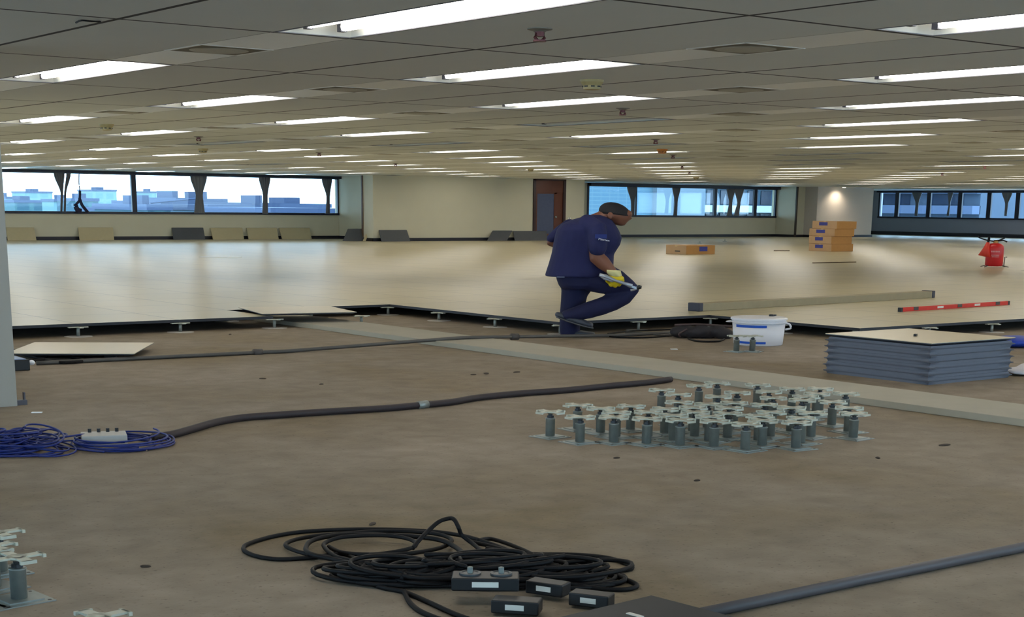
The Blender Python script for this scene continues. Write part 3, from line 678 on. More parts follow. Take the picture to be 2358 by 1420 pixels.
# installed pedestals with adhesive rings
def inst():
    r = thing('installed_pedestal', '', 'pedestal'); h = ZR-T-.002
    MB().lathe([(.17, 0), (.17, .003), (.14, .006), (.05, .007)], n=24).build('base_plate', mat('adhesive_white', (190, 184, 178), .6), r)
    MB().lathe([(.022, .006), (.022, h-.01)], n=12).build('tube', ZINC, r, smooth=True)
    hd = MB().lathe([(.02, h-.016), (.04, h-.008), (.04, h)], n=12)
    for t in (0, math.pi/2, math.pi, 1.5*math.pi): hd.box((.07*math.cos(t), .07*math.sin(t), h-.006), (.11, .05, .01), rz=t+0)
    hd.build('head', ZINC2, r); return r
ip = inst(); fi = True
for (i, j, l) in ((-3,0,'installed pedestal under the raised floor edge, nearest the left column'), (-2,0,'second installed pedestal from the left under the floor edge'), (-1,0,'installed pedestal below the left corner of the lifted panel'), (0,0,'free-standing installed pedestal at the right end of the lifted panel'),
                  (0,-1,'installed pedestal behind and under the lifted panel'), (1,-1,'installed pedestal in the inner corner of the floor notch'), (1,0,'installed pedestal on the notch edge, second from its inner corner'), (1,1,'installed pedestal on the notch edge left of the worker'),
                  (1,2,'installed pedestal directly behind the leg of the worker'), (2,2,'installed pedestal right of the knee of the worker'), (3,2,'installed pedestal above the dark coil bag'), (3,3,'installed pedestal hidden behind the bucket'), (3,4,'installed pedestal at the outer floor corner behind the panel stack'),
                  (4,4,'installed pedestal behind the top panel of the stack'), (5,4,'last visible installed pedestal at the right edge'), (-1,-1,'installed pedestal deep under the lifted panel')):
    loc = (GX+i*U+(0 if i != 9 else 0), GY-j*U-(.03 if j in (0, 2, 4) else 0), 0)
    if (i, j) in ((1,0),(1,1),(1,-1)): loc = (GX+i*U-.03, GY-j*U, 0)
    if fi: ip.location = loc; ip['label'] = l; ip['group'] = 'pedestals carrying the raised floor edge'; fi = False
    else: dup(ip, loc, 0, l, 'pedestals carrying the raised floor edge')
# ---------------------------------------------------------------- bucket
p = at(1754, 797.5, 0); s = depth(p)/F; R0 = 57*s; R1 = 62*s; H = 60*s*1.06
c = p + Vector((math.sin(YAW), math.cos(YAW), 0))*R0
bk = thing('bucket', 'white plastic bucket with a lid and two blue stripes', 'bucket', (c.x, c.y, 0))
WHP = mat('white_plastic', (226, 224, 228), .4, noise=.03)
MB().lathe([(R0*.97, 0), (R0, .01), (R1*.99, H*.8)], n=40).build('body', WHP, bk, smooth=True)
MB().lathe([(R1*1.0, H*.8), (R1*1.05, H*.81), (R1*1.05, H*.84), (R1*1.01, H*.85), (R1*1.01, H*.9), (R1*1.06, H*.91), (R1*1.06, H*.97), (R1*.98, H*1.0), (R1*.9, H*.985), (.01, H*.985)], n=40).build('lid', WHP, bk)
BST = mat('blue_stripe', (28, 84, 190), .4)
for z0, z1 in ((H*.08, H*.16), (H*.66, H*.75)):
    m = MB(); N = 14; t0 = -YAW - math.pi/2
    for k in range(N):
        a0 = t0-1.15+1.3*k/N; a1 = t0-1.15+1.3*(k+1)/N; rr = lambda z: R0+(R1*.99-R0)*z/(H*.8)+.0025
        m.add([(rr(z)*math.cos(a), rr(z)*math.sin(a), z) for z, a in ((z0, a0), (z0, a1), (z1, a1), (z1, a0))], [(0,1,2,3)])
    m.build('stripe', BST, bk)
t = -YAW
MB().tube(smoothpath([(R1*.98*math.cos(t), R1*.98*math.sin(t), H*.78), (R1*1.15*math.cos(t), R1*1.15*math.sin(t), H*.74), (R1*1.2*math.cos(t), R1*1.2*math.sin(t), H*.6), (R1*1.0*math.cos(t), R1*1.0*math.sin(t), H*.55)]), .012, 8).build('handle', WHP, bk, smooth=True)
MB().ball((0, 0, 0), (.09, .02, .012)).build('handle', WHP, bk, loc=(-R1*1.05*math.cos(t), -R1*1.05*math.sin(t), H*.83), smooth=True)
m = MB().lathe([(.03, 0), (.03, .02), (.02, .025)], n=10).box((.04, 0, .01), (.06, .04, .02))
pp = at(1776, 727, H); tag(m.build('nut', BLACKP, loc=(pp.x, pp.y, H*.985)), 'small black fitting lying on the bucket lid', 'fitting')
# ---------------------------------------------------------------- dark coil bag beside the bucket
c = at(1615, 778, 0)
cb = thing('tool_bag', 'dark lumpy bag of coiled hose lying between the worker and the bucket', 'bag', (c.x, c.y, 0), -YAW)
DK = mat('dark_bag', (44, 40, 44), .75, bump=.5, nscale=12)
m = MB()
for k in range(9):
    a = k*.7; m.ball((-.28+.07*k, .04*math.sin(a*2), .075+.02*math.sin(a*3)), (.13, .12, .075), 12, 8)
remesh(m.build('body', DK, cb), .018, 3)
m = MB().tube(smoothpath([(-.35, -.02, .16), (-.1, -.05, .175), (.15, -.03, .165), (.38, 0, .15)]), .014, 8).tube(smoothpath([(-.2, -.12, .12), (-.3, -.14, .06), (-.28, -.1, .02)]), .012, 8)
m.build('strap', mat('strap_brown', (80, 62, 60), .6), cb, smooth=True)
tag(MB().tube(smoothpath([at(1585, 779, .012), at(1600, 784, .012), at(1625, 786, .012), at(1655, 785, .012), at(1668, 780, .012)]), .012, 8).build('cable', BLACK), 'black cable loop lying in front of the dark bag', 'cable')
for k, P in enumerate(([(1375, 771), (1420, 776), (1480, 777), (1540, 773), (1565, 768)], [(1440, 765), (1480, 766), (1515, 771), (1550, 768), (1568, 761)], [(1400, 768), (1450, 762), (1500, 760), (1560, 758)])):
    tag(MB().tube(smoothpath([at(x, y, .01+.012*(k == 2)) for x, y in P]), .010, 8).build('cable', [BLACK, PIPE, BLACK][k]), ['black cable curving from the shoe of the worker to the dark bag', 'grey cable sagging between the pipe end and the dark bag', 'thin black cable lying along the pipe end beside the bag'][k], 'cable', 'cables by the bag')
# ---------------------------------------------------------------- pipes and hoses
pa, pb = at(84, 836, .02), at(1560, 765, .02)
pi_ = thing('conduit_pipe', 'long thin grey conduit pipe with two couplings lying across the concrete', 'pipe', (pa.x, pa.y, 0)); d = pb-pa; d.z = 0
R_ = .021; zoff = .058+R_
prof = lambda t: Vector((d.x*t, d.y*t, R_ + .06*max(0, min(1, 1-abs(d.x*t-(10.58-pa.x))/2.3))))
MB().tube([prof(k/60) for k in range(61)], R_, 10).build('pipe', PIPE, pi_, smooth=True)
for px, py in ((585, 808), (1143, 776)):
    q = at(px, py, .03); t = (q.x-pa.x)/d.x; a, b = prof(t-.006), prof(t+.006)
    MB().tube([a, b], R_*1.9, 12).build('coupling', mat('coupling_grey', (84, 78, 76), .5, metal=.4), pi_, smooth=True)
hs = thing('hose', 'thick dark hose snaking from the blue cable coil to the concrete duct', 'hose')
P = smoothpath([at(x, y, .028) for x, y in ((352, 1006), (395, 1000), (440, 988), (500, 971), (560, 961), (640, 955), (760, 947), (880, 940), (970, 932), (1040, 925), (1100, 915), (1200, 905), (1300, 898), (1400, 888), (1480, 881), (1545, 873))])
hs.location = (P[0].x, P[0].y, 0)
MB().tube([q-Vector((P[0].x, P[0].y, 0)) for q in P], .027, 10).build('tube', BROWNH, hs, smooth=True)
q0, q1 = at(963, 933, .028), at(983, 930.5, .028)
MB().tube([q0-hs.location, q1-hs.location], .034, 12).build('joint_band', ZINC, hs, smooth=True)
a, b = Vector((3.95, 4.23, .03)), Vector((8.0, 4.28, .03))
tag(MB().tube([(0, 0, .0), (1.2, .01, 0), (2.4, .0, 0), (4.0, .03, 0)], .0245, 12).build('conduit_pipe', mat('dark_conduit', (86, 80, 82), .5), loc=(3.98, 4.235, .0245), smooth=True), 'thick dark conduit running out of the lower right corner from the black case', 'pipe')
# ---------------------------------------------------------------- straight box beam, spirit level
a, b = at(1612, 717, ZR), at(2150, 685.5, ZR); ang = math.atan2(b.y-a.y, b.x-a.x); Ln = (b-a).length
bm = thing('box_beam', 'long beige box-section beam with dark end caps lying on the raised floor', 'beam', (a.x, a.y, ZR), ang)
BEI = mat('beam_beige', (150, 136, 104), .45)
MB().span((.04, 0, 0), (Ln-.04, .2, .112)).build('profile', BEI, bm, bevel=.006)
for s0 in (-.03, Ln-.06): MB().span((s0, -.008, 0), (s0+.09, .21, .12)).build('end_cap', mat('cap_dark', (52, 52, 66), .5), bm, bevel=.01)
MB().span((.02, -.009, 0), (.03, .0, .0)).build
a, b = at(2074, 718, ZR), at(2325, 701.5, ZR); ang = math.atan2(b.y-a.y, b.x-a.x); Ln = (b-a).length
lv = thing('spirit_level', 'long red spirit level lying on the raised floor at the right', 'spirit level', (a.x, a.y, ZR), ang)
MB().span((.05, 0, 0), (Ln-.05, .05, .06)).build('rail', mat('level_red', (212, 38, 10), .5), lv, bevel=.004)
for x in (0, Ln-.05): MB().span((x, -.002, 0), (x+.05, .052, .061)).build('end_cap', BLACKP, lv)
for f in (.13, .52, .88): MB().span((Ln*f-.06, -.004, .012), (Ln*f+.06, .054, .0605)).build('vial_window', mat('vial_dark', (60, 40, 24), .3), lv)
for f in (.34, .68): MB().span((Ln*f-.07, -.004, .02), (Ln*f+.09, .0, .05)).build('label', mat('label_white', (225, 220, 210), .6), lv)
# ---------------------------------------------------------------- cartons
def carton(px0, pxc, px1, pbot, h, z, label, side=False):
    c = at(pxc, pbot, ZR) if z is None else z[0]; zz = ZR if z is None else z[1]
    l = c.y; 
    # left face runs along +y, right face along +x
    def solve_y(px):
        lo, hi = 0, 6
        for _ in range(40):
            m_ = (lo+hi)/2; q = infront(Vector((c.x, c.y+m_, zz)))
            lo, hi = (m_, hi) if q[0] > px else (lo, m_)
        return lo
    def solve_x(px):
        lo, hi = 0, 6
        for _ in range(40):
            m_ = (lo+hi)/2; q = infront(Vector((c.x+m_, c.y, zz)))
            lo, hi = (m_, hi) if q[0] < px else (lo, m_)
        return lo
    wy, wx = solve_y(px0), solve_x(px1)
    r = thing('cardboard_box', label, 'box', (c.x, c.y, zz), 0, None)
    m = MB().span((0, 0, 0), (wx, wy, h)); m.m = [0, 0, 0, 0, 0, 1]; m.build('carton', [CARD, CARDL], r, bevel=.01)
    MB().span((-.003, wy*.5-.05, h-.05), (wx+.002, wy*.5+.05, h+.002)).build('tape', mat('tape_tan', (200, 170, 120), .4), r)
    if side: MB().span((wx*.45, -.004, h*.35), (wx*.45+wx*.28, .0, h*.85)).build('print', PRINT, r); MB().span((-.004, wy*.3, h*.3), (0, wy*.55, h*.4)).build('handle_slot', BLACKP, r)
    else: MB().span((-.004, wy*.38, h*.42), (0, wy*.72, h*.86)).build('print', PRINT, r)
    return wx, wy
carton(1533, 1580, 1646, 586, .285, None, 'low single cardboard box alone on the raised floor between the worker and the far cartons', True)
c0 = at(1914, 579, ZR); hh = .262
for k, (dx, l, m_, r_) in enumerate(((0, 'bottom cardboard box of the stack of four near the far column', 1862, 1964), (-1, 'second cardboard box from the bottom of the far stack', 1862, 1961), (5, 'third cardboard box from the bottom of the far stack', 1863, 1967), (9, 'topmost cardboard box of the far stack, shifted to the right', 1870, 1972))):
    q = Vector((c0.x+dx*.018, c0.y-dx*.006, 0))
    carton(m_, 1914+dx, r_, 0, hh-.002, (q, ZR+k*hh), l)
# ---------------------------------------------------------------- fire extinguisher
p = at(2288, 615, ZR); s = depth(p)/F
ex = thing('fire_extinguisher', 'red wheeled fire extinguisher with a black hose and red horn', 'fire extinguisher', (p.x, p.y, ZR), -YAW)
RED = mat('extinguisher_red', (206, 26, 34), .35, noise=.04); REDD = mat('horn_red', (224, 60, 40), .5)
r1 = 20*s; H = 55*s
MB().lathe([(r1*.9, .03), (r1, .06), (r1, H*.8), (r1*.93, H*.88), (r1*.65, H*.96), (r1*.3, H*.99)], n=28).build('tank', RED, ex, smooth=True)
MB().lathe([(r1*.3, H*.97), (r1*.3, H*1.06), (r1*.15, H*1.1)], n=12).build('valve', mat('brass', (160, 120, 70), .35, metal=.7), ex)
MB().tube([(-r1*.2, 0, H*1.08), (r1*.4, 0, H*1.1), (r1*1.0, 0, H*1.2)], .02, 8).tube([(0, 0, H*1.06), (r1*.9, 0, H*1.1), (r1*1.3, 0, H*1.04)], .018, 8).build('lever', BLACKP, ex)
MB().tube(smoothpath([(-r1*.2, 0, H*1.06), (-r1*1.0, -.02, H*1.1), (-r1*1.9, -.02, H*1.2), (-r1*2.1, 0, H*1.28)]), .016, 8).build('hose', BLACK, ex, smooth=True)
MB().tube([(-r1*.85, -.06, H*1.25), (-r1*.95, -.07, H*1.02)], .035, 10).build('horn_grip', BLACK, ex)
MB().tube([(-r1*.95, -.07, H*1.02), (-r1*1.05, -.07, H*.8), (-r1*1.25, -.08, H*.45)], [.04, .085, .17], 14).build('horn', REDD, ex, smooth=True)
for z0, z1, w_ in ((.62, .68, .5), (.48, .52, .45), (.42, .45, .4)):
    m = MB(); tt = -math.pi/2
    for k in range(6):
        a0 = tt-w_+2*w_*k/6-.2; a1 = a0+2*w_/6*.8; m.add([((r1+.003)*math.cos(a), (r1+.003)*math.sin(a), H*z) for z, a in ((z0, a0), (z0, a1), (z1, a1), (z1, a0))], [(0,1,2,3)])
    m.build('label', mat('ext_label', (220, 150, 150), .6), ex)
STL = mat('stand_grey', (110, 100, 96), .4, metal=.5)
for x, y in ((-1, -.6), (1.15, -.6), (1.15, .6), (-1, .6)):
    MB().tube([(x*r1*.75, y*r1*.7, .05), (x*r1*1.3, y*r1*1.2, .012)], .012, 6).build('leg', STL, ex)
MB().tube([(r1*1.15, 0, .04), (r1*1.2, 0, H*.42), (r1*1.45, 0, H*.42)], .014, 6).build('bracket', STL, ex)
# ---------------------------------------------------------------- debris on the raised floor
def stick(a, b, r, m, name, label, cat): return tag(MB().tube(smoothpath([at(x, y, ZR+r) for x, y in (a, ((a[0]+b[0])/2, (a[1]+b[1])/2), b)]), r, 6).build(name, m), label, cat)
stick((1871, 605), (1971, 603), .012, mat('stick_brown', (88, 66, 40), .7), 'wooden_strip', 'thin brown strip lying on the raised floor in front of the far cartons', 'strip')
stick((1782, 577), (1818, 577), .012, MATS['stick_brown'], 'wooden_strip', 'tiny curved strip on the raised floor left of the far cartons', 'strip')
p = at(508, 592, ZR); tag(MB().box((0, 0, .004), (1.1, .5, .006), rz=-.6).build('paper_sheet', mat('paper_white', (240, 242, 246), .5), loc=(p.x, p.y, ZR)), 'white paper sheet lying on the raised floor at the left', 'paper')
for px, py, l in ((1669, 556, 'tiny upright metal piece standing on the raised floor below the right window'), (1612, 561, 'tiny dark piece standing behind the single cardboard box')):
    p = at(px, py, ZR); tag(MB().lathe([(.1, 0), (.1, .01), (.015, .02), (.015, .1)], n=8).build('metal_stub', ZINC, loc=(p.x, p.y, ZR)), l, 'metal piece')
for px, py, w_ in ((530, 770, .08), (605, 872, .07), (1120, 860, .12), (1190, 857, .08), (2175, 1025, .12), (2022, 1055, .06), (858, 1207, .07), (335, 1305, .05), (1605, 1107, .05), (740, 885, .05), (1420, 1055, .05), (1090, 863, .06)):
    p = at(px, py, 0); m = MB(); m.ball((0, 0, .004), (w_*.5, w_*.22, .007), 10, 5); m.ball((w_*.2, w_*.1, .003), (w_*.3, w_*.15, .005), 8, 5)
    tag(m.build('debris_scrap', mat('scrap_dark', (66, 54, 44), .8), loc=(p.x, p.y, 0), rz=random.uniform(-1, 1)), 'tiny dark scrap of debris lying loose on the bare concrete', 'debris', 'dark scraps on the concrete')
for px, py in ((1552, 804), (85, 950)):
    p = at(px, py, 0); tag(MB().box((0, 0, .003), (.08, .05, .005), rz=-.5).build('paper_scrap', MATS['paper_white'], loc=(p.x, p.y, 0)), 'tiny pale scrap on the concrete %s' % ('left of the bucket' if px > 1000 else 'by the foot of the near column'), 'debris')
# ---------------------------------------------------------------- left edge: black box, cables, foot bracket
p = at(74, 852, 0)
bx = thing('black_box', 'black equipment box with a pale top sticking out from behind the near column', 'box', (p.x-.62, p.y+.02, 0), -.05)
MB().span((0, 0, 0), (.6, .4, .105)).build('case', BLACKP, bx, bevel=.008); MB().span((.03, .03, .105), (.57, .37, .112)).build('cover', mat('cover_blue_white', (140, 160, 196), .4), bx)
MB().ball((.63, .05, .07), (.035, .03, .025)).build('plug', MATS['paper_white'], bx, smooth=True)
for k, P in enumerate(([(30, 826), (70, 830), (110, 828), (170, 830), (230, 826)], [(34, 812), (80, 822), (140, 834), (200, 830)], [(30, 806), (90, 814), (140, 818), (190, 828)])):
    tag(MB().tube(smoothpath([at(x, y, .02) for x, y in P]), .016, 8).build('cable', BLACK), ['black cable running out under the floor panel toward the pipe', 'black cable dipping below the loose floor panel', 'black cable tucked highest under the loose floor panel'][k], 'cable', 'cables under the loose panel')
p = at(24, 934, 0); tag(MB().box((0, 0, .02), (.09, .05, .04)).box((.03, 0, .05), (.012, .03, .1)).build('angle_bracket', mat('bracket_grey', (84, 82, 90), .5), loc=(4.215+.05, 12.2, 0)), 'small grey bracket at the foot of the near column', 'bracket')
# ---------------------------------------------------------------- blue cable piles
def coil(mb, c, rx, ry, n, r, zmax, seed, ang=0, jit=.25, K=26):
    rnd = random.Random(seed)
    pts = []; a1 = rnd.random()*6
    for k in range(n*K):
        t = k/K*2*math.pi+a1; q = 1+jit*math.sin(t*.31+seed)+jit*.5*math.sin(t*.173+2*seed)
        x, y = rx*q*math.cos(t)+.25*jit*rx*math.sin(t*.11), ry*q*math.sin(t)
        z = r+zmax*(.5+.5*math.sin(t*.43+seed))*(k/(n*K))
        pts.append(Vector((c[0]+x*math.cos(ang)-y*math.sin(ang), c[1]+x*math.sin(ang)+y*math.cos(ang), z)))
    return mb.tube(pts, r, 6)
c = at(40, 1034, 0); m = MB()
for s_ in range(14): coil(m, (random.uniform(-.22, .22), random.uniform(-.16, .16)), random.uniform(.1, .3), random.uniform(.08, .2), 5, .0065, .15, s_, random.uniform(0, 3), .3)
q = m.build('blue_cable_heap', BLUEC, loc=(c.x-.06, c.y, 0), smooth=True); tag(q, 'large tangled heap of blue network cables at the left edge', 'cables'); q['kind'] = 'stuff'
c = at(262, 1026, 0)
p1, p2 = at(190, 1020, 0), at(345, 1020, 0)
for s_ in range(5):
    m = MB(); coil(m, (0, 0), .27+.012*s_, .27+.02*s_, 2, .0065, .07+.015*s_, s_+20, -YAW, .07, 30)
    tag(m.build('blue_cable', BLUEC, loc=(c.x+.02*s_, c.y, 0), smooth=True), ('innermost', 'second innermost', 'middle', 'second outermost', 'outermost')[s_]+' blue cable loop around the grey-white junction box', 'cable', 'blue cables around the junction box')
for s_, P in enumerate(([(120, 1024, .03), (150, 1030, .02), (200, 1036, .02), (240, 1040, .02)], [(125, 1010, .06), (160, 1004, .08), (195, 1000, .07), (215, 1012, .03)], [(120, 1018, .04), (160, 1014, .04), (190, 1018, .03), (215, 1030, .02)])):
    tag(MB().tube(smoothpath([at(*q) for q in P]), .0065, 6).build('blue_cable', BLUEC, smooth=True), ['lowest blue cable linking the heap to the coil', 'highest arching blue cable linking the heap to the coil', 'middle blue cable linking the heap to the coil'][s_], 'cable')
p = at(240, 1026, 0)
jb = thing('junction_box', 'grey-white junction box lying inside the loops of blue cable', 'junction box', (p.x, p.y+.02, 0), -.35)
MB().span((-.14, -.06, 0), (.16, .16, .075)).build('housing', mat('box_greywhite', (186, 182, 176), .5), jb, bevel=.006)
for k in range(4): MB().tube([( -.08+.06*k, .12, .07), (-.08+.06*k, .12, .1)], .012, 8).build('connector', BLACKP, jb)
# ---------------------------------------------------------------- right edge items
p = at(2318, 801, 0)
tag(remesh(MB().ball((.25, .1, .06), (.4, .3, .07)).ball((.5, .0, .05), (.35, .3, .06)).build('blue_tarp', mat('tarp_blue', (24, 62, 170), .5, bump=.6, nscale=10), loc=(p.x+.05, p.y, 0)), .03, 2), 'crumpled blue tarp on the concrete behind the panel stack at the right edge', 'tarp')
p = at(2345, 866, 0)
tag(remesh(MB().ball((.2, .1, .035), (.35, .25, .04)).ball((.5, .15, .05), (.35, .25, .055)).build('white_sack', mat('sack_white', (216, 214, 222), .5, bump=.6, nscale=10), loc=(p.x+.1, p.y-.05, 0)), .025, 2), 'white plastic sack at the right edge beside the panel stack', 'sack')
# ---------------------------------------------------------------- foreground black cables and equipment
def ploop(P, r, name, label, grp=None, closed=False, m=BLACK):
    pts = smoothpath([at(x, y, z+r) for x, y, z in P]); o = Vector((pts[0].x, pts[0].y, 0))
    t = MB().tube([q-o for q in pts], r, 8).build(name, m, loc=o, smooth=True); return tag(t, label, 'cable', grp)
G = 'large loops of the black cable tangle'
ploop([(870,1330,.02),(800,1277,.0),(720,1283,.0),(640,1287,.0),(585,1278,0),(561,1264,0),(575,1250,0),(640,1232,0),(720,1222,0),(850,1218,.01),(980,1222,.01),(1060,1232,.02),(1120,1248,.02),(1180,1270,.02)], .0105, 'black_cable', 'black cable making the widest loop, reaching farthest to the left', G)
ploop([(900,1320,.03),(800,1288,.01),(710,1276,.01),(660,1258,.01),(668,1246,.01),(710,1236,.01),(790,1228,.02),(900,1222,.02),(1000,1228,.02),(1040,1243,.02),(1010,1262,.02),(930,1275,.03),(850,1277,.02)], .0105, 'black_cable', 'black cable of the second widest left loop', G)
ploop([(930,1330,.04),(790,1292,.02),(715,1275,.02),(706,1256,.02),(730,1240,.02),(800,1230,.02),(900,1232,.03),(1000,1240,.03),(1050,1260,.03),(1080,1290,.05)], .012, 'black_cable', 'thick black cable of the third left loop', G)
ploop([(860,1300,.04),(780,1283,.02),(752,1265,.02),(748,1250,.02),(790,1236,.03),(880,1232,.03),(940,1240,.03),(958,1254,.03),(930,1266,.03),(860,1276,.02),(790,1272,.01),(757,1258,.01)], .0105, 'black_cable', 'black cable of the innermost oval loop on the left', G)
ploop([(950,1262,.03),(968,1240,.06),(990,1218,.09),(1012,1200,.12),(1035,1193,.13),(1046,1196,.13),(1056,1214,.1),(1064,1232,.06),(1090,1252,.03),(1130,1285,.03),(1180,1310,.04)], .0105, 'black_cable', 'black cable arching up highest out of the tangle', G)
ploop([(1060,1300,.04),(1180,1278,.02),(1240,1276,.01),(1330,1277,0),(1400,1284,0),(1445,1298,0),(1456,1306,0),(1440,1312,0),(1390,1314,.0),(1320,1308,.01),(1260,1296,.02),(1200,1275,.02),(1120,1262,.02)], .0105, 'black_cable', 'black cable of the upper loop reaching right', G)
ploop([(1100,1244,.02),(1128,1240,.01),(1165,1250,.01),(1210,1268,.01),(1250,1288,.01),(1300,1303,.01),(1370,1316,.01),(1430,1330,0),(1464,1344,0),(1462,1352,0),(1430,1357,0),(1370,1354,0),(1290,1340,.02),(1200,1325,.04)], .0105, 'black_cable', 'black cable of the lower loop reaching right', G)
ploop([(1120,1300,.03),(1200,1318,.02),(1260,1328,.01),(1330,1336,.01),(1380,1332,.01),(1394,1324,.01),(1370,1314,.01),(1300,1304,.01),(1230,1290,.02),(1150,1262,.02),(1080,1246,.03)], .0105, 'black_cable', 'black cable of the small middle loop on the right', G)
ploop([(840,1300,.03),(830,1318,.02),(845,1338,.0),(880,1352,0),(930,1362,0),(985,1385,0),(1040,1410,0),(1080,1425,0)], .011, 'black_cable', 'black cable along the lower left rim of the tangle', G)
ploop([(930,1360,.0),(945,1388,0),(975,1410,0),(1040,1432,0),(1120,1440,0)], .011, 'black_cable', 'black cable sagging lowest at the bottom edge', G)
c = at(1020, 1335, 0); m = MB()
for s_ in range(30):
    f = random.uniform(-1, 1.7)
    coil(m, (f*.28+.02, -f*.2+random.uniform(-.07, .07)), random.uniform(.14, .3), random.uniform(.06, .14), 3, .0105, .10, s_+40, -YAW*.9+random.uniform(-.4, .4), .22, 24)
q = m.build('black_cable_tangle', BLACK, loc=(c.x, c.y, 0), smooth=True); tag(q, 'dense dark tangle of black power cables in the middle foreground', 'cables'); q['kind'] = 'stuff'
def device(px, py, z, rz, label, sc=1.0, dials=True):
    p = at(px, py, z); r = thing('socket_box', label, 'socket box', (p.x, p.y, z), rz, 'black socket boxes in the cable tangle'); s = sc
    MB().span((-.14*s, -.07*s, 0), (.14*s, .07*s, .055)).build('housing', BLACKP, r, bevel=.006)
    if dials:
        for x in (-.065*s, .065*s):
            d_ = MB().lathe([(.046*s, .055), (.046*s, .062), (.036*s, .064), (.03*s, .06), (.028*s, .06)], (x, .01, 0), n=22).build('socket_ring', mat('ring_grey', (66, 70, 74), .4), r)
            MB().lathe([(.012*s, .06), (.012*s, .085), (.006*s, .087)], (x, .01, 0), n=12).build('contact_pin', ZINC, d_)
    MB().span((-.055*s, -.074*s, .018), (.055*s, -.07*s, .04)).build('label', MATS['label_white'], r)
    return r
device(1118, 1352, .06, -YAW, 'socket box with two round sockets and a white label in the tangle', 1.0)
device(1262, 1366, .02, -YAW-.5, 'dark socket box with a tilted white label right of the double socket one', .62, False)
device(1362, 1393, .01, -YAW-.4, 'socket box with a white label touching the black case', .62, False)
device(1190, 1408, .01, -YAW-.2, 'socket box half hidden at the bottom edge below the tangle', .7, False)
# black case
A0, A1, A2, A3 = at(1500, 1369, .1), at(1280, 1421, .1), at(1700, 1421, .1), None
u1, u2 = A1-A0, A2-A0
cs = thing('equipment_case', 'flat black equipment case with a white label at the bottom edge', 'case', (A0.x, A0.y, 0))
poly = [(0, 0), (u1.x*1.35, u1.y*1.35), (u1.x*1.35+u2.x*1.35, u1.y*1.35+u2.y*1.35), (u2.x*1.35, u2.y*1.35)]
MB().prism(poly, 0, .1).build('case', mat('case_black', (34, 34, 38), .55), cs, bevel=.006)
q = at(1462, 1416, .1)-A0; an = math.atan2(u2.y, u2.x)
MB().box((q.x, q.y, .1015), (.075, .022, .003), rz=an).build('label', MATS['label_white'], cs)
# ---------------------------------------------------------------- the worker
FT = at(1330, 776, 0); S = F/depth(FT)
wk = thing('person', 'person in navy work shirt and trousers, head bowed, one knee raised, tool in yellow glove', 'person', (FT.x, FT.y, 0), -YAW)
RZ = Matrix.Rotation(-YAW, 3, 'Z')
def W(px, py, y=0.0):
    d = RZ.transposed() @ (CR*((px-CX)/F) - CU*((py-CY)/F) + CF); e = RZ.transposed() @ (EYE-Vector((FT.x, FT.y, 0)))
    return e + d*((y-e.y)/d.y)
k_ = 1/S
def limb(m, pts, n=14): m.tube([W(p[0], p[1], p[2]) for p in pts], [p[4] for p in pts], n, e2=[p[3]*k_ for p in pts], up=(0, 0, 1)) if False else seg(m, pts, n)
def seg(m, pts, n=16):                              # (px, py, y, half-width in px across the limb in the picture, half-depth in m)
    C = [W(p[0], p[1], p[2]) for p in pts]; R = []
    for i, p in enumerate(pts):
        t = (C[min(i+1, len(C)-1)]-C[max(i-1, 0)]); t.normalize()
        yv = Vector((0, 1, 0)); yv = (yv-t*t.dot(yv)).normalized(); a = t.cross(yv).normalized()
        R.append([C[i]+a*p[3]*k_*math.cos(2*math.pi*j/n)+yv*p[4]*math.sin(2*math.pi*j/n) for j in range(n)])
    m.rings(R)
    for e in (0, -1): m.ball(C[e], (pts[e][3]*k_*.98, pts[e][4]*.98, pts[e][3]*k_*.98), 12, 8)
def rows(m, R_, n=28, cap=True):                    # (py, xl, xr, halfdepth, ycentre)
    m.rings([[W((a+b)/2, py, yc)+Vector(((b-a)/2*k_*math.copysign(abs(math.cos(t))**.85, math.cos(t)), hd*math.copysign(abs(math.sin(t))**.85, math.sin(t)), 0))
              for t in [2*math.pi*j/n for j in range(n)]] for py, a, b, hd, yc in R_])
def fingers(m, r, grow=0):                          # right hand closed on the tool
    base = [(1433, 640, -.40), (1427, 645, -.43), (1418, 648, -.44), (1409, 648, -.43)]
    for i, (x, y, yy) in enumerate(base):
        L_ = (1, 1.1, 1.05, .85)[i]
        P = [W(x, y, yy), W(x+1, y+6*L_, yy+.02), W(x-1, y+10*L_, yy+.06), W(x-4, y+8*L_, yy+.10)]
        m.tube(smoothpath(P, 3), r, 8); m.ball(P[-1], (r, r, r), 8, 6); m.ball(P[0], (r, r, r), 8, 6)
    P = [W(1408, 634, -.42), W(1400, 640, -.40), W(1398, 646, -.36), W(1404, 650, -.33)]
    m.tube(smoothpath(P, 3), r*1.1, 8); m.ball(P[-1], (r*1.1,)*3, 8, 6)
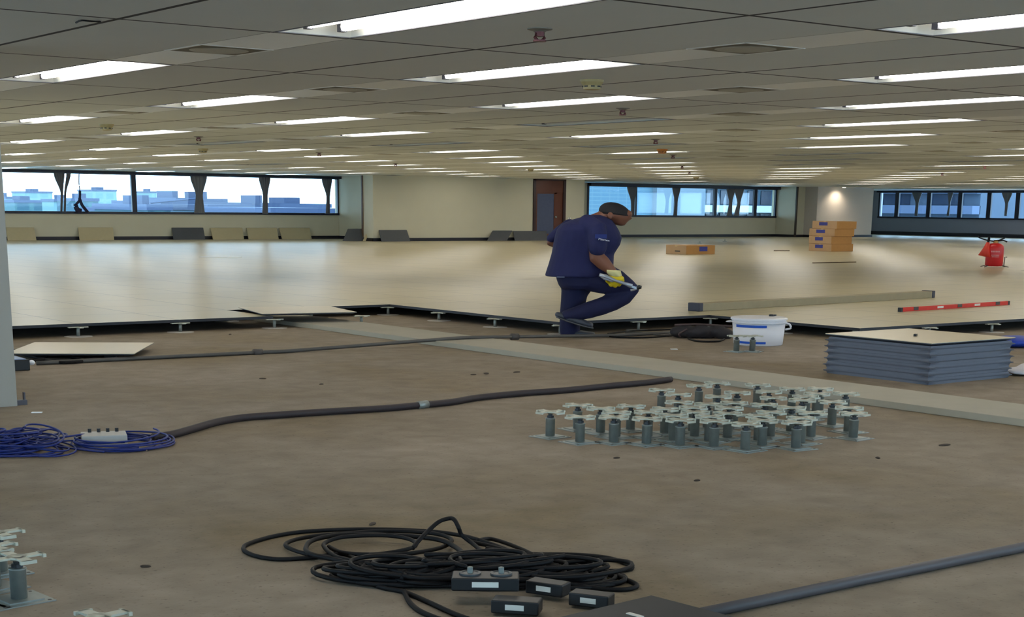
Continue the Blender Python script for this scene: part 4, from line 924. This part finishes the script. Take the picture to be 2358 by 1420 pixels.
# body: one continuous surface
m = MB()
m.ball(W(1416, 491), (37*k_, .145, 22.5*k_), 20, 14, M=Matrix.Rotation(math.radians(16), 3, 'Y'))
m.ball(W(1421, 503), (24*k_, .11, 13*k_), 16, 10, M=Matrix.Rotation(math.radians(30), 3, 'Y'))          # jaw
m.ball(W(1418, 511), (9*k_, .06, 6*k_), 12, 8)                                                           # chin
m.ball(W(1444, 493), (12*k_, .10, 10*k_), 12, 8)                                                         # brow
m.tube([W(1448, 494), W(1450, 502), W(1445, 505)], [.02, .033, .025], 8)                                  # nose
m.ball(W(1433, 508.5), (6*k_, .04, 3.2*k_), 10, 6); m.ball(W(1428, 511.5), (5*k_, .035, 2.6*k_), 10, 6)   # lips
for yy in (-.15, .15):
    m.ball(W(1404, 497, yy), (6*k_, .02, 6.5*k_), 12, 8); m.ball(W(1407, 502, yy), (3*k_, .018, 3*k_), 8, 6)  # ears
    m.ball(W(1443, 499, yy*.42), (3.5*k_, .025, 2.2*k_), 8, 6)
seg(m, [(1395, 500, 0, 17, .11), (1380, 508, 0, 20, .12), (1365, 520, 0, 26, .14)])
rows(m, [(505, 1330, 1390, .15, 0), (520, 1300, 1405, .28, 0), (545, 1290, 1418, .30, 0), (590, 1284, 1402, .28, 0), (630, 1290, 1400, .27, 0), (655, 1296, 1370, .25, 0)])
seg(m, [(1374, 525, -.30, 17, .10), (1374, 550, -.36, 17, .09), (1373, 572, -.38, 17.5, .085), (1374, 592, -.40, 17.5, .085), (1390, 606, -.41, 16, .075), (1404, 619, -.41, 12, .06), (1413, 630, -.41, 10.5, .055)])
m.ball(W(1420, 640, -.42), (12*k_, .05, 8*k_), 14, 10)
fingers(m, .014)
seg(m, [(1310, 528, .30, 15, .10), (1280, 543, .36, 11, .08), (1268, 556, .36, 9, .07)]); seg(m, [(1266, 558, .36, 8, .06), (1290, 567, .34, 8, .05), (1315, 575, .30, 7, .045)])
seg(m, [(1325, 650, .14, 30, .15), (1319, 700, .14, 20, .11), (1311, 745, .14, 14, .08), (1311, 763, .14, 12, .07)])
seg(m, [(1365, 638, -.14, 26, .15), (1415, 650, -.16, 18, .12), (1452, 666, -.16, 12, .10)]); seg(m, [(1452, 668, -.16, 12, .10), (1395, 702, -.15, 13, .09), (1330, 722, -.14, 10, .07), (1296, 727, -.14, 7, .06)])
remesh(m.build('body', SKIN, wk), .0135, 3)
# hair cap, eyebrows
m = MB(); Mh = Matrix.Rotation(math.radians(16), 3, 'Y'); n = 28; R = []
for j in range(10):
    R.append([])
    for i in range(n):
        az = 2*math.pi*i/n; lo = math.radians(-6 + 16*max(0, math.cos(az)) - 20*max(0, -math.cos(az)))
        t = lo+(math.pi/2-lo)*j/9; q = max(math.cos(t), .02)
        R[-1].append(W(1416, 491)+Mh @ Vector((37.7*k_*q*math.cos(az), .148*q*math.sin(az), 23.2*k_*math.sin(t))))
m.rings(R)
m.build('hair', HAIR, wk, smooth=True)
m = MB()
for yy in (-.065, .065): m.tube([W(1450, 495, yy*.5), W(1447, 494.5, yy*1.3)], .008, 6)
m.build('eyebrows', HAIR, wk)
# shirt
m = MB()
rows(m, [(494.5, 1362, 1384, .13, 0), (499, 1342, 1397, .22, 0), (506, 1318, 1409, .30, 0), (516, 1294, 1416, .37, 0), (529, 1283, 1424, .39, 0), (546, 1278, 1431, .39, 0), (562, 1275, 1427, .38, 0), (584, 1271, 1413, .37, 0), (608, 1264, 1412, .37, 0), (626, 1258, 1412, .38, 0), (636, 1255, 1404, .38, 0)])
seg(m, [(1352, 516, -.27, 22, .12), (1374, 530, -.36, 24, .13), (1376, 552, -.40, 22.5, .125), (1376, 569, -.42, 21.5, .12)])
seg(m, [(1312, 522, .28, 18, .12), (1288, 536, .34, 15, .11), (1270, 549, .36, 12, .10)])
sh = remesh(m.build('shirt', NAVY, wk), .014, 3)
# the stitched lettering on the sleeve: white line of text on a blue patch
MB().box(W(1384, 544, -.545), (26*k_, .008, 9*k_)).build('sleeve_patch', mat('patch_blue', (26, 44, 110), .8), sh)
cv = bpy.data.curves.new('sleeve_text', 'FONT'); cv.body = 'Mectex'; cv.size = .075; cv.extrude = .002; cv.align_x = 'CENTER'; cv.align_y = 'CENTER'
tc_ = bpy.data.objects.new('text_curve', cv); COL.objects.link(tc_); bpy.context.view_layer.update()
tm = bpy.data.meshes.new_from_object(tc_.evaluated_get(bpy.context.evaluated_depsgraph_get())); bpy.data.objects.remove(tc_)
tm.materials.clear(); tm.materials.append(mat('text_white', (225, 228, 240), .7, noise=0)); tx = link(bpy.data.objects.new('sleeve_text', tm), sh)
tx.location = W(1391, 552, -.552); tx.rotation_euler = (math.pi/2, math.radians(8), 0); tx.scale = (.62, .45, 1)
MB().tube([W(1282, 637.5, -.36), W(1300, 638, -.37)], .006, 6).build('undershirt_hem', mat('undershirt', (110, 120, 150), .8), wk)
# trousers
m = MB()
rows(m, [(622, 1283, 1405, .31, 0), (640, 1281, 1398, .32, 0), (655, 1286, 1380, .31, 0), (664, 1292, 1366, .26, 0)])
seg(m, [(1328, 650, .14, 40, .18), (1323, 672, .14, 31, .17), (1320, 695, .14, 29, .16), (1315, 720, .14, 26, .15), (1312, 745, .14, 24, .14), (1312, 762, .14, 24, .14)])
seg(m, [(1362, 634, -.14, 36, .19), (1395, 642, -.16, 34, .18), (1425, 651, -.16, 27, .16), (1450, 661, -.16, 17, .14), (1459, 666, -.16, 13, .13)])
seg(m, [(1458, 667, -.16, 13, .13), (1440, 681, -.16, 19, .14), (1413, 694, -.15, 20.5, .14), (1385, 705, -.15, 20, .14), (1355, 714, -.14, 19, .13), (1328, 721, -.14, 16, .13), (1303, 726, -.14, 12, .12)])
remesh(m.build('trousers', NAVY2, wk), .014, 3)
SHOE = mat('grey_work_shoe', (64, 68, 78), .6); SOLE = mat('shoe_sole', (90, 92, 98), .7)
m = MB(); seg(m, [(1284, 724, -.14, 6.5, .09), (1305, 731, -.14, 8, .10), (1335, 740, -.14, 8, .12), (1360, 748, -.14, 6.5, .11)]); s1 = remesh(m.build('shoe', SHOE, wk), .013, 2)
m = MB(); seg(m, [(1282, 729, -.14, 2.2, .09), (1305, 738, -.14, 2.4, .11), (1336, 747.5, -.14, 2.6, .13), (1364, 754, -.14, 2.4, .11)]); m.build('sole', SOLE, s1)
m = MB(); seg(m, [(1298, 766, .14, 7, .10), (1325, 766, .14, 7.5, .12), (1350, 768, .14, 6, .13), (1366, 769, .14, 5, .11)]); s2 = remesh(m.build('shoe', SHOE, wk), .013, 2)
MB().rings([[W(x, 776, .14)+Vector((0, y*q, z)) for x, y in ((1288, -.1), (1330, -.13), (1365, -.13), (1374, 0), (1365, .13), (1330, .13), (1288, .1))] for z, q in ((0, 1), (.025, 1))]).build('sole', SOLE, s2)
# glove with five fingers
YEL = mat('glove_yellow', (226, 196, 24), .6, bump=.2); CUF = mat('glove_cuff_cream', (220, 210, 150), .8)
m = MB(); m.ball(W(1421, 641, -.42), (15*k_, .065, 9.5*k_), 16, 10); m.ball(W(1411, 638, -.42), (9*k_, .055, 7*k_), 12, 8); fingers(m, .023)
gl = remesh(m.build('glove', YEL, wk), .009, 2)
m = MB(); m.rings([[W(cx+hw*math.cos(2*math.pi*j/20), py+sl*math.cos(2*math.pi*j/20), -.41+hd*math.sin(2*math.pi*j/20)) for j in range(20)] for cx, py, hw, hd, sl in ((1411.5, 621.5, 17.5, .10, .8), (1413, 627, 17.5, .098, 1.2), (1416, 633, 16.5, .085, 1.5), (1419, 637, 14, .07, 1.5))])
m.build('glove_cuff', CUF, gl, smooth=True)
# the tool is held: a thing of its own
P0 = wk.matrix_world if False else None
RZ = Matrix.Rotation(-YAW, 3, 'Z'); toW = lambda v: RZ @ v + Vector((FT.x, FT.y, 0))
o = toW(W(1415, 644, -.47)); tl = thing('pliers', 'steel pliers held in the yellow glove of the worker', 'pliers', o, -YAW); W0 = W(1415, 644, -.47)
V = lambda x, y, yy=-.47: W(x, y, yy)-W0
TS = mat('tool_steel', (168, 174, 184), .35, metal=.6)
MB().tube([V(1380, 632), V(1395, 637), V(1415, 645), V(1440, 653), V(1455, 659)], [.022, .03, .02, .02, .03], 10).build('handle', TS, tl, smooth=True)
MB().tube([V(1380, 633, -.47), V(1392, 641, -.47), V(1412, 648, -.47)], [.012, .02, .012], 8).build('handle', TS, tl, smooth=True)
MB().box(V(1459, 661), (18*k_, .03, 5*k_), M=Matrix.Rotation(math.radians(18), 3, 'Y')).tube([V(1452, 668), V(1462, 666), V(1468, 661)], .014, 8).build('jaw', TS, tl)
MB().tube([V(1466, 664), V(1474, 660), V(1475, 657)], [.02, .028, .018], 8).build('jaw_tip', BLACKP, tl)
